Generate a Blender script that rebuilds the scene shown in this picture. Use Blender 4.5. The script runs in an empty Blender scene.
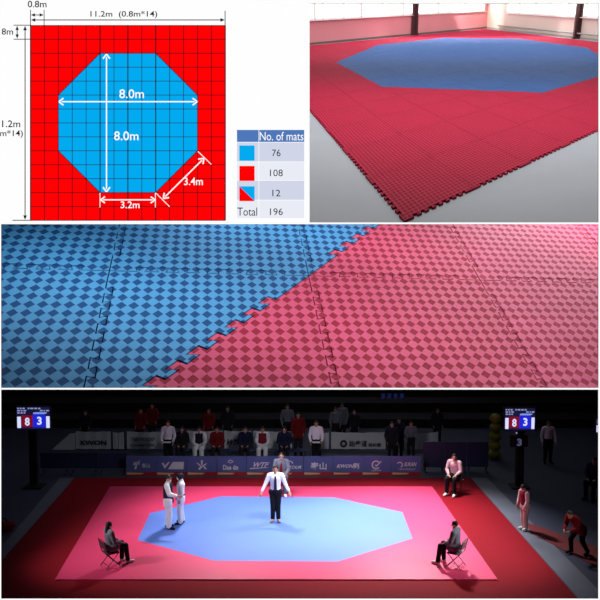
import bpy, bmesh, math, random
from mathutils import Vector, Matrix
random.seed(5)
V = Vector
C = bpy.context.scene.collection
PI = math.pi
sc = bpy.context.scene
sc.view_settings.view_transform = 'Standard'
sc.view_settings.look = 'None'

# ------------------------------------------------------------------ camera and the frames of the four displays
FL = 800.0
TH = math.atan(62.0 / FL)
CH = 8.7
ct, st = math.cos(TH), math.sin(TH)
CAM = V((0, 0, CH))

def cw(x, y, z):                       # camera axes (right, down, forward) -> world direction
    return V((x, -st * y + ct * z, -ct * y - st * z))
EX, EDOWN, EFWD = cw(1, 0, 0), cw(0, 1, 0), cw(0, 0, 1)

def ray(px, py):
    return cw((px - 300) / FL, (py - 300) / FL, 1.0)

def floor_at(px, py, z=0.0):
    d = ray(px, py)
    return CAM + d * ((z - CH) / d.z)

def at_y(px, py, Y):
    d = ray(px, py)
    return CAM + d * (Y / d.y)

def proj(p):
    q = p - CAM
    z = q.dot(EFWD)
    return (300 + FL * q.dot(EX) / z, 300 + FL * q.dot(EDOWN) / z)

cam = bpy.data.cameras.new('camera')
cam.sensor_width = 36
cam.lens = 36 * FL / 600
cam.clip_end = 500
co = bpy.data.objects.new('camera', cam)
C.objects.link(co)
co.location = CAM
co.rotation_euler = (PI / 2 - TH, 0, 0)
sc.camera = co
w = bpy.data.worlds.new('world')
w.use_nodes = True
w.node_tree.nodes['Background'].inputs[0].default_value = (0, 0, 0, 1)
w.node_tree.nodes['Background'].inputs[1].default_value = 0
sc.world = w

# ------------------------------------------------------------------ materials
def lin(c):
    c = c / 255.0
    return c / 12.92 if c <= .04045 else ((c + .055) / 1.055) ** 2.4
def rgb(r, g, b):
    return (lin(r), lin(g), lin(b), 1)

MATS = {}
def mat(name, col, rough=.6, spec=.4, noise=0.0, nscale=8.0, emit=0.0, metal=0.0, bump=0.0, ecol=None):
    if name in MATS:
        return MATS[name]
    m = bpy.data.materials.new(name)
    m.use_nodes = True
    nt = m.node_tree
    b = nt.nodes['Principled BSDF']
    b.inputs['Base Color'].default_value = col
    b.inputs['Roughness'].default_value = rough
    b.inputs['Metallic'].default_value = metal
    b.inputs['Specular IOR Level'].default_value = spec
    if noise or bump:
        tc = nt.nodes.new('ShaderNodeTexCoord')
        n = nt.nodes.new('ShaderNodeTexNoise')
        n.inputs['Scale'].default_value = nscale
        n.inputs['Detail'].default_value = 5
        nt.links.new(tc.outputs['Object'], n.inputs['Vector'])
        if noise:
            r = nt.nodes.new('ShaderNodeMapRange')
            r.inputs['To Min'].default_value = 1 - noise
            r.inputs['To Max'].default_value = 1 + noise
            nt.links.new(n.outputs['Fac'], r.inputs['Value'])
            mx = nt.nodes.new('ShaderNodeVectorMath')
            mx.operation = 'SCALE'
            mx.inputs[0].default_value = col[:3]
            nt.links.new(r.outputs[0], mx.inputs['Scale'])
            nt.links.new(mx.outputs[0], b.inputs['Base Color'])
        if bump:
            bp = nt.nodes.new('ShaderNodeBump')
            bp.inputs['Strength'].default_value = bump
            nt.links.new(n.outputs['Fac'], bp.inputs['Height'])
            nt.links.new(bp.outputs[0], b.inputs['Normal'])
    if emit:
        b.inputs['Emission Color'].default_value = ecol or col
        b.inputs['Emission Strength'].default_value = emit
    MATS[name] = m
    return m

def printed(name, r, g, b_):           # print given its own even glow in place of light falling on it
    if name in MATS:
        return MATS[name]
    c = rgb(r, g, b_)
    return mat(name, (c[0] * .05, c[1] * .05, c[2] * .05, 1), rough=.9, spec=0, emit=1.0, ecol=c)

def foam(name, dark, light, rough=.45, spec=.5, nu=18.0, nv=18.0, bump=.6, dist=.05, noise=.12):
    """EVA foam with the woven lozenge relief: recessed lozenges in a diagonal checkerboard, their differing sheen put into the colour, with fine ribs"""
    m = bpy.data.materials.new(name)
    m.use_nodes = True
    nt = m.node_tree
    L = nt.links.new
    b = nt.nodes['Principled BSDF']
    b.inputs['Specular IOR Level'].default_value = spec
    uv = nt.nodes.new('ShaderNodeUVMap')
    uv.uv_map = 'UVMap'
    sp = nt.nodes.new('ShaderNodeSeparateXYZ')
    L(uv.outputs[0], sp.inputs[0])
    def M(op, a, b_=None, c_=None):
        n = nt.nodes.new('ShaderNodeMath')
        n.operation = op
        for i, q in enumerate((a, b_, c_)):
            if q is None:
                continue
            if isinstance(q, (int, float)):
                n.inputs[i].default_value = q
            else:
                L(q, n.inputs[i])
        return n.outputs[0]
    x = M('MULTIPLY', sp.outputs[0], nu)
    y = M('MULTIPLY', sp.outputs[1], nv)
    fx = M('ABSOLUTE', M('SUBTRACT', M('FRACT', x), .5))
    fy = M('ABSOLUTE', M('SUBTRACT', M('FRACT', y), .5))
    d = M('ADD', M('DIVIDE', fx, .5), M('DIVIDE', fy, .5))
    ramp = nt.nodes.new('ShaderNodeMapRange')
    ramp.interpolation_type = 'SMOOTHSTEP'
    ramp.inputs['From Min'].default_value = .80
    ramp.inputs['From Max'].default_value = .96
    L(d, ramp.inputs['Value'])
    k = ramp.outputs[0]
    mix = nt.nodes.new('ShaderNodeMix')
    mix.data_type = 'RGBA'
    mix.inputs[6].default_value = dark  # dark and light tones stand in for the lozenges' differing sheen
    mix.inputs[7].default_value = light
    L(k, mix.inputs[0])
    tc = nt.nodes.new('ShaderNodeTexCoord')
    n = nt.nodes.new('ShaderNodeTexNoise')
    n.inputs['Scale'].default_value = .35
    n.inputs['Detail'].default_value = 4
    L(tc.outputs['Object'], n.inputs['Vector'])
    r = nt.nodes.new('ShaderNodeMapRange')
    r.inputs['To Min'].default_value = 1 - noise
    r.inputs['To Max'].default_value = 1 + noise
    L(n.outputs['Fac'], r.inputs['Value'])
    sc_ = nt.nodes.new('ShaderNodeVectorMath')
    sc_.operation = 'SCALE'
    L(mix.outputs[2], sc_.inputs[0])
    L(r.outputs[0], sc_.inputs['Scale'])
    L(sc_.outputs[0], b.inputs['Base Color'])
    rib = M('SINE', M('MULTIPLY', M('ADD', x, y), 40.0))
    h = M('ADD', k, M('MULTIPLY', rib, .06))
    bp = nt.nodes.new('ShaderNodeBump')
    bp.inputs['Strength'].default_value = bump
    bp.inputs['Distance'].default_value = dist
    L(h, bp.inputs['Height'])
    L(bp.outputs[0], b.inputs['Normal'])
    b.inputs['Roughness'].default_value = rough
    rr = nt.nodes.new('ShaderNodeMapRange')
    rr.inputs['To Min'].default_value = min(1, rough + .15)
    rr.inputs['To Max'].default_value = rough
    L(k, rr.inputs['Value'])
    L(rr.outputs[0], b.inputs['Roughness'])
    return m

# ------------------------------------------------------------------ object helpers
def tag(o, label=None, cat=None, group=None, kind=None):
    if label: o['label'] = label
    if cat: o['category'] = cat
    if group: o['group'] = group
    if kind: o['kind'] = kind
    return o

def link(name, me, parent=None, mats=None):
    o = bpy.data.objects.new(name, me)
    C.objects.link(o)
    if mats:
        for m in (mats if isinstance(mats, (list, tuple)) else [mats]):
            me.materials.append(m)
    if parent is not None:
        o.parent = parent
    return o

def empty(name, loc, label, cat, group=None, rotz=0.0):
    o = bpy.data.objects.new(name, None)
    C.objects.link(o)
    o.location = loc
    o.rotation_euler = (0, 0, rotz)
    o.empty_display_size = .2
    return tag(o, label, cat, group)

class MB:
    """collects shapes for ONE mesh"""
    def __init__(s):
        s.v, s.f, s.mi, s.sm = [], [], [], []
    def add(s, vs, fs, mi=0, smooth=False):
        b = len(s.v)
        s.v += [V(p) for p in vs]
        for f in fs:
            s.f.append([b + i for i in f]); s.mi.append(mi); s.sm.append(smooth)
        return s
    def box(s, c, d, mi=0, ax=None):
        c = V(c)
        ax = ax or (V((1, 0, 0)), V((0, 1, 0)), V((0, 0, 1)))
        vs = [c + ax[0] * (i * d[0] / 2) + ax[1] * (j * d[1] / 2) + ax[2] * (k * d[2] / 2) for i in (-1, 1) for j in (-1, 1) for k in (-1, 1)]
        return s.add(vs, [(0, 1, 3, 2), (4, 6, 7, 5), (0, 4, 5, 1), (2, 3, 7, 6), (0, 2, 6, 4), (1, 5, 7, 3)], mi)
    def hexa(s, lo, hi, mi=0):         # two quads
        return s.add(list(lo) + list(hi), [(3, 2, 1, 0), (4, 5, 6, 7), (0, 1, 5, 4), (1, 2, 6, 5), (2, 3, 7, 6), (3, 0, 4, 7)], mi)
    def rcone(s, p0, p1, r0, r1, ex=1.0, ey=1.0, ref=None, n=14, mi=0, cap=4):
        """round cone (tapered limb) with an oval section: ex across `ref`, ey across the other axis"""
        p0, p1 = V(p0), V(p1)
        a = p1 - p0
        if a.length < 1e-6: a = V((0, 0, 1e-4))
        A = a.normalized()
        rf = V(ref) if ref is not None else (V((1, 0, 0)) if abs(A.x) < .8 else V((0, 1, 0)))
        e1 = (rf - A * rf.dot(A)).normalized()
        e2 = A.cross(e1)
        rings = []
        for i in range(cap + 1):
            t = PI / 2 * (1 - i / cap)
            rings.append((p0 - A * (r0 * math.sin(t) * min(ex, ey, 1)), r0 * max(math.cos(t), 1e-3)))
        for i in range(cap + 1):
            t = PI / 2 * i / cap
            rings.append((p1 + A * (r1 * math.sin(t) * min(ex, ey, 1)), r1 * max(math.cos(t), 1e-3)))
        vs, fs = [], []
        for c, r in rings:
            for j in range(n):
                q = 2 * PI * j / n
                vs.append(c + e1 * (math.cos(q) * r * ex) + e2 * (math.sin(q) * r * ey))
        m = len(rings)
        for i in range(m - 1):
            for j in range(n):
                k = (j + 1) % n
                fs.append((i * n + j, i * n + k, (i + 1) * n + k, (i + 1) * n + j))
        fs.append(tuple(range(n))[::-1]); fs.append(tuple((m - 1) * n + j for j in range(n)))
        return s.add(vs, fs, mi, True)
    def ell(s, c, r, ax=None, n=16, mi=0):
        c = V(c)
        ax = ax or (V((1, 0, 0)), V((0, 1, 0)), V((0, 0, 1)))
        vs, fs = [], []
        m = n // 2
        for i in range(m + 1):
            t = PI * i / m
            for j in range(n):
                q = 2 * PI * j / n
                vs.append(c + ax[0] * (r[0] * max(math.sin(t), 1e-3) * math.cos(q)) + ax[1] * (r[1] * max(math.sin(t), 1e-3) * math.sin(q)) + ax[2] * (r[2] * math.cos(t)))
        for i in range(m):
            for j in range(n):
                k = (j + 1) % n
                fs.append((i * n + j, (i + 1) * n + j, (i + 1) * n + k, i * n + k))
        return s.add(vs, fs, mi, True)
    def tube(s, pts, r, n=8, mi=0):
        for a, b in zip(pts, pts[1:]):
            s.rcone(a, b, r, r, n=n, cap=2, mi=mi)
        return s
    def mesh(s, name):
        me = bpy.data.meshes.new(name)
        me.from_pydata([tuple(v) for v in s.v], [], s.f)
        for p, mi, sm in zip(me.polygons, s.mi, s.sm):
            p.material_index = mi
            p.use_smooth = sm
        me.update()
        return me
    def build(s, name, mats, parent=None):
        return link(name, s.mesh(name), parent, mats)
    def fused(s, name, vox, mats, parent=None, smooth=2, paint=None):
        """fuse the shapes into one continuous skin"""
        me = s.mesh(name + '_raw')
        t = bpy.data.objects.new(name + '_raw', me)
        C.objects.link(t)
        r = t.modifiers.new('r', 'REMESH')
        r.mode = 'VOXEL'; r.voxel_size = vox; r.use_smooth_shade = True
        if smooth:
            q = t.modifiers.new('s', 'SMOOTH'); q.iterations = smooth; q.factor = .5
        dg = bpy.context.evaluated_depsgraph_get()
        out = bpy.data.meshes.new_from_object(t.evaluated_get(dg))
        out.materials.clear()
        bpy.data.objects.remove(t); bpy.data.meshes.remove(me)
        out.name = name
        if paint:
            for p in out.polygons:
                p.material_index = paint(p.center)
        for p in out.polygons: p.use_smooth = True
        return link(name, out, parent, mats)

# lettering: text curves turned into flat meshes that fill a given rectangle
def text_mesh(body, bold=0.0):
    cu = bpy.data.curves.new('t', 'FONT')
    cu.body = body
    cu.size = 1
    cu.offset = bold
    cu.resolution_u = 3
    cu.fill_mode = 'BOTH'
    o = bpy.data.objects.new('t', cu)
    C.objects.link(o)
    dg = bpy.context.evaluated_depsgraph_get()
    me = bpy.data.meshes.new_from_object(o.evaluated_get(dg))
    bpy.data.objects.remove(o); bpy.data.curves.remove(cu)
    return me

def text_on(mb, body, o, ex, ey, w_, h_, bold=0.0, mi=0, slant=0.0):
    """lettering filling the rectangle at corner o (lower left), along ex / ey, width w_, height h_"""
    me = text_mesh(body, bold)
    if not len(me.vertices):
        return
    xs = [v.co.x for v in me.vertices]; ys = [v.co.y for v in me.vertices]
    x0, x1, y0, y1 = min(xs), max(xs), min(ys), max(ys)
    vs = []
    for v in me.vertices:
        a = (v.co.x - x0) / (x1 - x0); b = (v.co.y - y0) / (y1 - y0)
        vs.append(o + ex * (a * w_ + slant * b * h_) + ey * (b * h_))
    mb.add(vs, [tuple(p.vertices) for p in me.polygons], mi)
    bpy.data.meshes.remove(me)

# ================================================================== THE DISPLAY WALL with three openings and the printed chart
WD = 18.0
KP = WD / FL
def wp(px, py, lift=0.0):              # a point of the wall's face; lift = metres in front of it
    return CAM + EX * ((px - 300) * KP) + EDOWN * ((py - 300) * KP) + EFWD * (WD - lift)
white = printed('white_selflit_panel', 254, 254, 254)  # wall face glows by itself, emission standing in for lamps on it
blackm = mat('black_backing', (.004, .004, .005, 1), rough=1, spec=0)
OPEN = [(309.6, 3.6, 598.4, 222.4), (1.2, 224.2, 598.4, 387.8), (1.2, 389.6, 598.2, 598.6)]
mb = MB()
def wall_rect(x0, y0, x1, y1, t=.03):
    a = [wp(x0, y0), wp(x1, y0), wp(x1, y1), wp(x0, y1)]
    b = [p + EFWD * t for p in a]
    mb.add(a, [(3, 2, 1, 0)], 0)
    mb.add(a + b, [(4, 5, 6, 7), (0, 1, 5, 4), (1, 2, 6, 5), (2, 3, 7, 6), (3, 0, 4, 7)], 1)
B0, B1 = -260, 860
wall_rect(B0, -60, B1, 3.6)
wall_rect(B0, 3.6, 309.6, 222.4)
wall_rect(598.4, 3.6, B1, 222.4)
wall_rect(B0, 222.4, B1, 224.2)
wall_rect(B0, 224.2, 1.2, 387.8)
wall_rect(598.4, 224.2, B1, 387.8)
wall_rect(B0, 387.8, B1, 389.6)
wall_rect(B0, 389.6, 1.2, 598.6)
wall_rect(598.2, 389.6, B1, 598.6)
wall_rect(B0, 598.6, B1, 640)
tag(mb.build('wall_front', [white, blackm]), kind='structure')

# ---- the printed chart
chart = empty('mat_layout_chart', wp(150, 220), 'printed chart of a red square mat layout with blue octagon, arrows and a small table', 'chart')
def flat(mb, pts, lift, mi=0):
    vs = [wp(x, y, lift) - chart.location for x, y in pts]
    mb.add(vs, [tuple(range(len(vs)))[::-1]], mi)
def seg(mb, a, b, wd, lift, mi=0):
    a, b = V(a), V(b)
    d = (b - a).normalized()
    n = V((-d.y, d.x)) * (wd / 2)
    flat(mb, [a - n, b - n, b + n, a + n], lift, mi)
def rect(mb, x0, y0, x1, y1, lift, mi=0):
    flat(mb, [(x0, y0), (x1, y0), (x1, y1), (x0, y1)], lift, mi)
def ctext(mb, s, x0, y0, x1, y1, lift, bold=0.0, mi=0):
    text_on(mb, s, wp(x0, y1, lift) - chart.location, EX, -EDOWN, (x1 - x0) * KP, (y1 - y0) * KP, bold, mi)
pred = printed('print_red', 254, 2, 4); pblue = printed('print_blue', 2, 170, 240)
pink_k = printed('print_black_ink', 25, 25, 28); pdark = printed('print_grid_ink', 30, 12, 22)
pwhite = printed('print_white_ink', 255, 255, 255)
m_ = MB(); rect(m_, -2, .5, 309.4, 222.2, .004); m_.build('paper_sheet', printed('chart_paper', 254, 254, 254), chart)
m_ = MB(); rect(m_, 30.8, 25.7, 225.4, 220.6, .010); m_.build('red_field', pred, chart)
G = 13.9
def gx(i): return 30.8 + i * 13.9
def gy(i): return 25.7 + i * 13.92
OCT = [(5, 2), (9, 2), (12, 5), (12, 9), (9, 12), (5, 12), (2, 9), (2, 5)]
m_ = MB(); flat(m_, [(gx(a), gy(b)) for a, b in OCT], .016); m_.build('blue_octagon', pblue, chart)
m_ = MB()
for i in range(15):
    wd = 1.05 if i in (0, 5, 7, 9, 14) else .62
    seg(m_, (gx(i), gy(0)), (gx(i), gy(14)), wd, .020)
    seg(m_, (gx(0), gy(i)), (gx(14), gy(i)), .62, .021)
for a, b in zip(OCT, OCT[1:] + OCT[:1]):
    seg(m_, (gx(a[0]), gy(a[1])), (gx(b[0]), gy(b[1])), .8, .022)
m_.build('grid_lines', pdark, chart)
def arrow(a, b, wd, head, mt, name='dimension_arrow', ticks=(), openh=False):
    m = MB()
    a, b = V(a), V(b)
    d = (b - a).normalized(); n = V((-d.y, d.x))
    seg(m, a + d * head * .6, b - d * head * .6, wd, .028)
    for p, s in ((a, 1), (b, -1)):
        if openh:
            for q in (1, -1):
                seg(m, p, p + d * s * head + n * q * head * .75, wd * 1.1, .029 + .001 * (q + 1))
        else:
            flat(m, [p, p + d * s * head + n * head * .42, p + d * s * head - n * head * .42][::s], .029)
    for t in ticks:
        seg(m, t[0], t[1], wd * (.62 if openh else .9), .027)
    return m.build(name, mt, chart)
arrow((31.2, 15.4), (44.2, 15.4), .85, 4.2, pink_k, ticks=[((30.9, 10.2), (30.9, 26)), ((44.5, 10.2), (44.5, 26))])
arrow((31.2, 20.4), (225, 20.4), .95, 4.5, pink_k, ticks=[((225.2, 11.2), (225.2, 26))])
arrow((17.6, 26.2), (17.6, 39), .9, 4.2, pink_k, ticks=[((14, 25.6), (31, 25.6)), ((14, 39.6), (31, 39.6))])
arrow((25.5, 26.2), (25.5, 220), .95, 4.5, pink_k, ticks=[((13, 220.4), (31, 220.4))])
arrow((106.8, 54.5), (106.8, 192), 1.25, 4.6, pwhite, openh=True)
arrow((59.2, 102), (197.4, 102), 1.25, 4.6, pwhite, openh=True)
arrow((101, 200), (155.2, 200), 1.2, 4.2, pwhite, openh=True, ticks=[((100.3, 193), (100.3, 207.5)), ((155.6, 193), (155.6, 207.5))])
arrow((163.6, 198.6), (204, 158.6), 1.25, 4.6, pwhite, openh=True, ticks=[((155.8, 193), (169.8, 206.8)), ((198, 151.6), (211.4, 164.6))])
for s, r_, bo, mt in [('0.8m', (28.2, 1.2, 47, 8), .010, pink_k), ('11.2m  (0.8m*14)', (90.8, 11.2, 157.5, 19), .010, pink_k), ('8m', (2.2, 28.8, 13.6, 35.2), .010, pink_k),
                      ('1.2m', (2.6, 120.6, 20.8, 127.6), .010, pink_k), ('m*14)', (.6, 130.2, 23.4, 138.4), .010, pink_k),
                      ('8.0m', (119.6, 89.6, 144.2, 98.6), .006, pwhite), ('8.0m', (114.4, 131.6, 138.8, 140.6), .006, pwhite),
                      ('3.2m', (121, 201.4, 139.8, 208.4), .008, pwhite), ('3.4m', (184.2, 177.6, 203, 185.4), .008, pwhite)]:
    m_ = MB(); ctext(m_, s, *r_, .032, bo); m_.build('dimension_text', mt, chart)
# the small table
tb = MB()
rect(tb, 237, 130, 258.6, 142, .008, 0); rect(tb, 259.2, 130, 304.2, 142, .008, 0)
for i, (a, b) in enumerate([(142.6, 161.6), (162.2, 180.2), (180.8, 199.8), (200.4, 218.2)]):
    rect(tb, 237, a, 258.6, b, .008, 1 + i % 2); rect(tb, 259.2, a, 304.2, b, .008, 1 + i % 2)
table = tb.build('legend_table', [printed('table_header_blue', 78, 120, 186), printed('table_row_tint', 208, 214, 232), printed('table_row_pale', 233, 236, 245)], chart)
for s, r_, mt, bo in [('No. of mats', (259.8, 132, 303.4, 140.6), pwhite, .0), ('76', (272, 149.6, 280.6, 156.4), pink_k, .0), ('108', (270, 169.6, 282.8, 176.4), pink_k, 0),
                      ('12', (272.4, 189.8, 280.4, 196.4), pink_k, 0), ('196', (270, 208.4, 282.8, 215.2), pink_k, 0), ('Total', (237.4, 207.6, 257.2, 215.8), pink_k, 0)]:
    m_ = MB(); ctext(m_, s, *r_, .014, bo); m_.build('table_text', mt, table)
m_ = MB(); rect(m_, 239.4, 145.6, 254.6, 160.8, .012); m_.build('colour_swatch', pblue, table)
m_ = MB(); rect(m_, 239.4, 166, 254.6, 181, .012); m_.build('colour_swatch', pred, table)
m_ = MB(); flat(m_, [(239.4, 186.4), (254.6, 186.4), (254.6, 201.2)], .012, 0); flat(m_, [(239.4, 186.4), (254.6, 201.2), (239.4, 201.2)], .012, 1)
m_.build('colour_swatch', [pblue, pred], table)

# ================================================================== jigsaw mats (shared by two of the displays)
def plane_frame(h, mu):
    """world origin, two tile axes and the normal of a floor seen with image homography h"""
    def col(i):
        a, b, c = h[0][i], h[1][i], h[2][i]
        return cw((a - 300 * c) / FL, (b - 300 * c) / FL, c) * mu
    U, W, O = col(0), col(1), col(2)
    N = U.cross(W).normalized()
    if N.dot(CAM - (CAM + O)) < 0: N = -N
    return CAM + O, U, W, N

def inv_h(h):
    m = Matrix(h).inverted()
    def f(px, py):
        q = m @ V((px, py, 1))
        return q.x / q.z, q.y / q.z
    return f

def teeth(n, d, g, own, skip=1, pointed=0.0):
    """profile along one unit edge: list of (along, out); own = the piece carries the teeth, else the sockets"""
    p = 1.0 / n
    sg = -1 if own else 1
    pts = [(0.0, sg * g)]
    for i in range(skip, n - skip):
        c = (i + .5) * p
        b = .19 * p + sg * g; t = .30 * p + sg * g
        dd = d * p + sg * g
        sh = pointed * p
        pts += [(c - b, sg * g), (c - t + sh, dd), (c + t + sh, dd), (c + b, sg * g)]
    pts.append((1.0, sg * g))
    return pts

class Tile:
    def __init__(s, n, g, d=.34, nd=12):
        T, S = teeth(n, d, g, True), teeth(n, d, g, False)
        c = lambda q: min(max(q, g), 1 - g)
        # sockets on bottom / left, teeth on top / right
        s.bottom = [(c(a), o) for a, o in S]
        s.right = [(1 + o, c(a)) for a, o in T]
        s.top = [(c(a), 1 + o) for a, o in T][::-1]
        s.left = [(o, c(a)) for a, o in S][::-1]
        r = math.sqrt(2)
        k = .5 / r
        DT, DS = teeth(nd, .5, g, True, 2, -.22), teeth(nd, .5, g, False, 2, -.22)
        s.g = g
        # rising diagonal, teeth of the lower-right piece point up-left
        f = lambda a, o: (a - o / r * 1.0 / r * r, a + o / r * 1.0 / r * r)
        s.d1_low = [f(a, o) for a, o in DT]
        s.d1_up = [f(a, o) for a, o in DS]
        f2 = lambda a, o: (1 - a + o / r, a + o / r)
        s.d2_low = [f2(a, o) for a, o in DT]
        s.d2_up = [f2(a, o) for a, o in DS]
    def poly(s, kind):
        if kind == 'full': p = s.bottom + s.right + s.top + s.left
        g = s.g; k = g * (1 + math.sqrt(2))
        if kind == 'd1_low': p = [(k, g)] + s.bottom[1:] + s.right[:-1] + [(1 - g, 1 - k)] + s.d1_low[::-1][1:-1]
        elif kind == 'd1_up': p = [(g, k)] + s.d1_up[1:-1] + [(1 - k, 1 - g)] + s.top[1:] + s.left[:-1]
        elif kind == 'd2_low': p = s.bottom[:-1] + [(1 - k, g)] + s.d2_low[1:-1] + [(g, 1 - k)] + s.left[1:]
        elif kind == 'd2_up': p = [(1 - g, k)] + s.right[1:] + s.top[:-1] + [(k, 1 - g)] + s.d2_up[::-1][1:-1]
        out = []
        for q in p:
            if not out or (abs(q[0] - out[-1][0]) + abs(q[1] - out[-1][1])) > 1e-5: out.append(q)
        return out

def tile_mesh(name, poly, U, W, N, th, mats, mi=0, uv0=(0, 0), cut=None, base=(0, 0), cut2=None):
    """extrude a tile outline; verts relative to the tile's own corner; the top's rim is chamfered"""
    bm = bmesh.new()
    uvl = bm.loops.layers.uv.new('UVMap')
    n = len(poly)
    lo = [bm.verts.new((a, b, 0)) for a, b in poly]
    mid = [bm.verts.new((a, b, 1)) for a, b in poly]
    ar = sum(poly[i][0] * poly[(i + 1) % n][1] - poly[(i + 1) % n][0] * poly[i][1] for i in range(n))
    f = bm.faces.new(mid)
    for i in range(n):
        j = (i + 1) % n
        bm.faces.new((lo[i], lo[j], mid[j], mid[i]))
    bmesh.ops.recalc_face_normals(bm, faces=bm.faces[:])
    if cut is not None:
        (cx, cy), (nx, ny) = cut
        bmesh.ops.triangulate(bm, faces=[f for f in bm.faces if len(f.verts) > 4])
        bmesh.ops.bisect_plane(bm, geom=bm.verts[:] + bm.edges[:] + bm.faces[:], plane_co=(cx - base[0], cy - base[1], 0), plane_no=(nx, ny, 0), clear_inner=True)
        if cut2: bmesh.ops.bisect_plane(bm, geom=bm.verts[:] + bm.edges[:] + bm.faces[:], plane_co=(cut2[0][0] - base[0], cut2[0][1] - base[1], 0), plane_no=(*cut2[1], 0), clear_inner=True)
    else:
        bmesh.ops.triangulate(bm, faces=[f for f in bm.faces if len(f.verts) > 4])
    for fc in bm.faces:
        fc.material_index = mi
        for l in fc.loops:
            l[uvl].uv = (l.vert.co.x + uv0[0], l.vert.co.y + uv0[1])
    for v in bm.verts:
        v.co = U * v.co.x + W * v.co.y + N * (v.co.z * th)
    bmesh.ops.recalc_face_normals(bm, faces=bm.faces[:])
    me = bpy.data.meshes.new(name)
    bm.to_mesh(me); bm.free()
    for m in mats: me.materials.append(m)
    return me

# ================================================================== DISPLAY 2: jigsaw mat floor in a bright hall
HH = [[146.78914703133702, 48.51648472610196, 404.2339568555861], [-1.7616767051638402, -0.6748104820628154, 220.81826822038295], [0.1632938383296311, 0.22776822653532186, 1.0]]
HO, HU, HV, HN = plane_frame(HH, 18.62)
hinv = inv_h(HH)
def hp(s, t, h=0.0): return HO + HU * s + HV * t + HN * h
def h_height(s, t, py):                # height above the floor at (s, t) that shows at picture row py
    a, b = 0.0, 30.0
    for _ in range(50):
        m = (a + b) / 2
        if proj(hp(s, t, m))[1] > py: a = m
        else: b = m
    return a
def on_line_t(px, t):                  # s on the line t = const under picture column px
    a, b = -12.0, 30.0
    for _ in range(60):
        m = (a + b) / 2
        if proj(hp(m, t))[0] < px: a = m
        else: b = m
    return a
def on_line_s(px, s):
    a, b = -14.0, 20.0
    for _ in range(60):
        m = (a + b) / 2
        if proj(hp(s, m))[0] > px: a = m
        else: b = m
    return a
concrete = mat('hall_concrete', rgb(142, 147, 156), rough=.55, spec=.35, noise=.10, nscale=.35)
TW, SW = 14.4, 14.55                   # the two far walls stand on these lines
mb = MB()
fa, fb = hinv(300, 220.2), hinv(600, 220.2)
fline = lambda s_: fa[1] + (s_ - fa[0]) * (fb[1] - fa[1]) / (fb[0] - fa[0])
fl_pts = [(-8, fline(-8)), (20, fline(20)), (20, 15.4), (-8, 15.4)]
mb.hexa([hp(a, b, -.07) for a, b in fl_pts], [hp(a, b, -.06) for a, b in fl_pts])
tag(mb.build('floor', concrete), kind='structure')

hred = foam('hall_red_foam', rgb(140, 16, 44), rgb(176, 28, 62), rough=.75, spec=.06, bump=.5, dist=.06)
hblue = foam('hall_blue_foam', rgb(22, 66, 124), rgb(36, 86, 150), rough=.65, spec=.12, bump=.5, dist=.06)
HT = Tile(10, .0018, d=.34, nd=14)
hmesh = {'red': tile_mesh('mat_tile', HT.poly('full'), HU, HV, HN, .06, [hred]), 'blue': tile_mesh('mat_tile', HT.poly('full'), HU, HV, HN, .06, [hblue])}
halves = {}
for k in ('d1_low', 'd1_up', 'd2_low', 'd2_up'):
    for cn, cm in (('red', hred), ('blue', hblue)):
        halves[k, cn] = tile_mesh('mat_half', HT.poly(k), HU, HV, HN, .06, [cm])
split = {}
for i in range(3):
    split[2 + i, 4 - i] = ('d2_low', 'd2_up'); split[9 + i, 2 + i] = ('d1_low', 'd1_up')
    split[11 - i, 9 + i] = ('d2_up', 'd2_low'); split[2 + i, 9 + i] = ('d1_up', 'd1_low')
def is_blue(i, j):
    x, y = i + .5, j + .5
    return 2 < x < 12 and 2 < y < 12 and x + y > 7 and x + y < 21 and x - y < 7 and y - x < 7
ORD = ['first', 'second', 'third', 'fourth', 'fifth', 'sixth', 'seventh', 'eighth', 'ninth', 'tenth', 'eleventh', 'twelfth', 'thirteenth', 'fourteenth']
for i in range(14):
    for j in range(14):
        x, y = proj(hp(i + .5, j + .5))
        if x > 650 or x < 262: continue          # lies outside the opening
        p = hp(i, j, -.06)
        where = f'{ORD[i]} along the right edge, {ORD[j]} row in'
        if (i, j) == (0, 0): where = 'at the front corner'
        if (i, j) in split:
            e = empty('mat_tile', p, f'two-colour foam tile in the hall, {where}', 'floor mat', 'jigsaw mats on the hall floor')
            rk, bk = split[i, j]
            link('red_half', halves[rk, 'red'], e); link('blue_half', halves[bk, 'blue'], e)
        else:
            cn = 'blue' if is_blue(i, j) else 'red'
            o = link('mat_tile', hmesh[cn])
            o.location = p
            tag(o, f'{cn} foam tile in the hall, {where}', 'floor mat', 'jigsaw mats on the hall floor')

# walls, windows, columns of the hall
wl = mat('hall_wall_pink_bounce', rgb(204, 128, 136), rough=.7, noise=.06, nscale=.4)  # pink bounce off the mats put into the wall colour
wr = mat('hall_cream_wall', rgb(206, 196, 186), rough=.7, noise=.05, nscale=.4)
skirt = mat('hall_dark_strip', rgb(92, 74, 70), rough=.7)  # dark strip along the foot of the left wall
skirt2 = mat('hall_grey_skirting', rgb(150, 146, 142), rough=.7)
fr = mat('window_frame_paint', rgb(214, 208, 206), rough=.5)
pane = mat('bright_daylight_pane', rgb(255, 255, 255), rough=.4, spec=.3, emit=2.2, ecol=(1, 1, 1, 1))
steel = mat('brown_steel', rgb(66, 32, 32), rough=.5)
sL = on_line_t(330, TW)
hs = h_height(sL, TW, 19.2)
hbase = h_height(sL, TW, 41.0)
sRt = on_line_s(560, SW)
hs2 = h_height(SW, sRt, 16.2)
HTOP = 9.5
u_ = HU.normalized(); v_ = HV.normalized()
nl = (u_.cross(HN)).normalized()
if nl.dot(HV) > 0: nl = -nl             # into the hall from the left wall
nr = (v_.cross(HN)).normalized()
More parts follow.
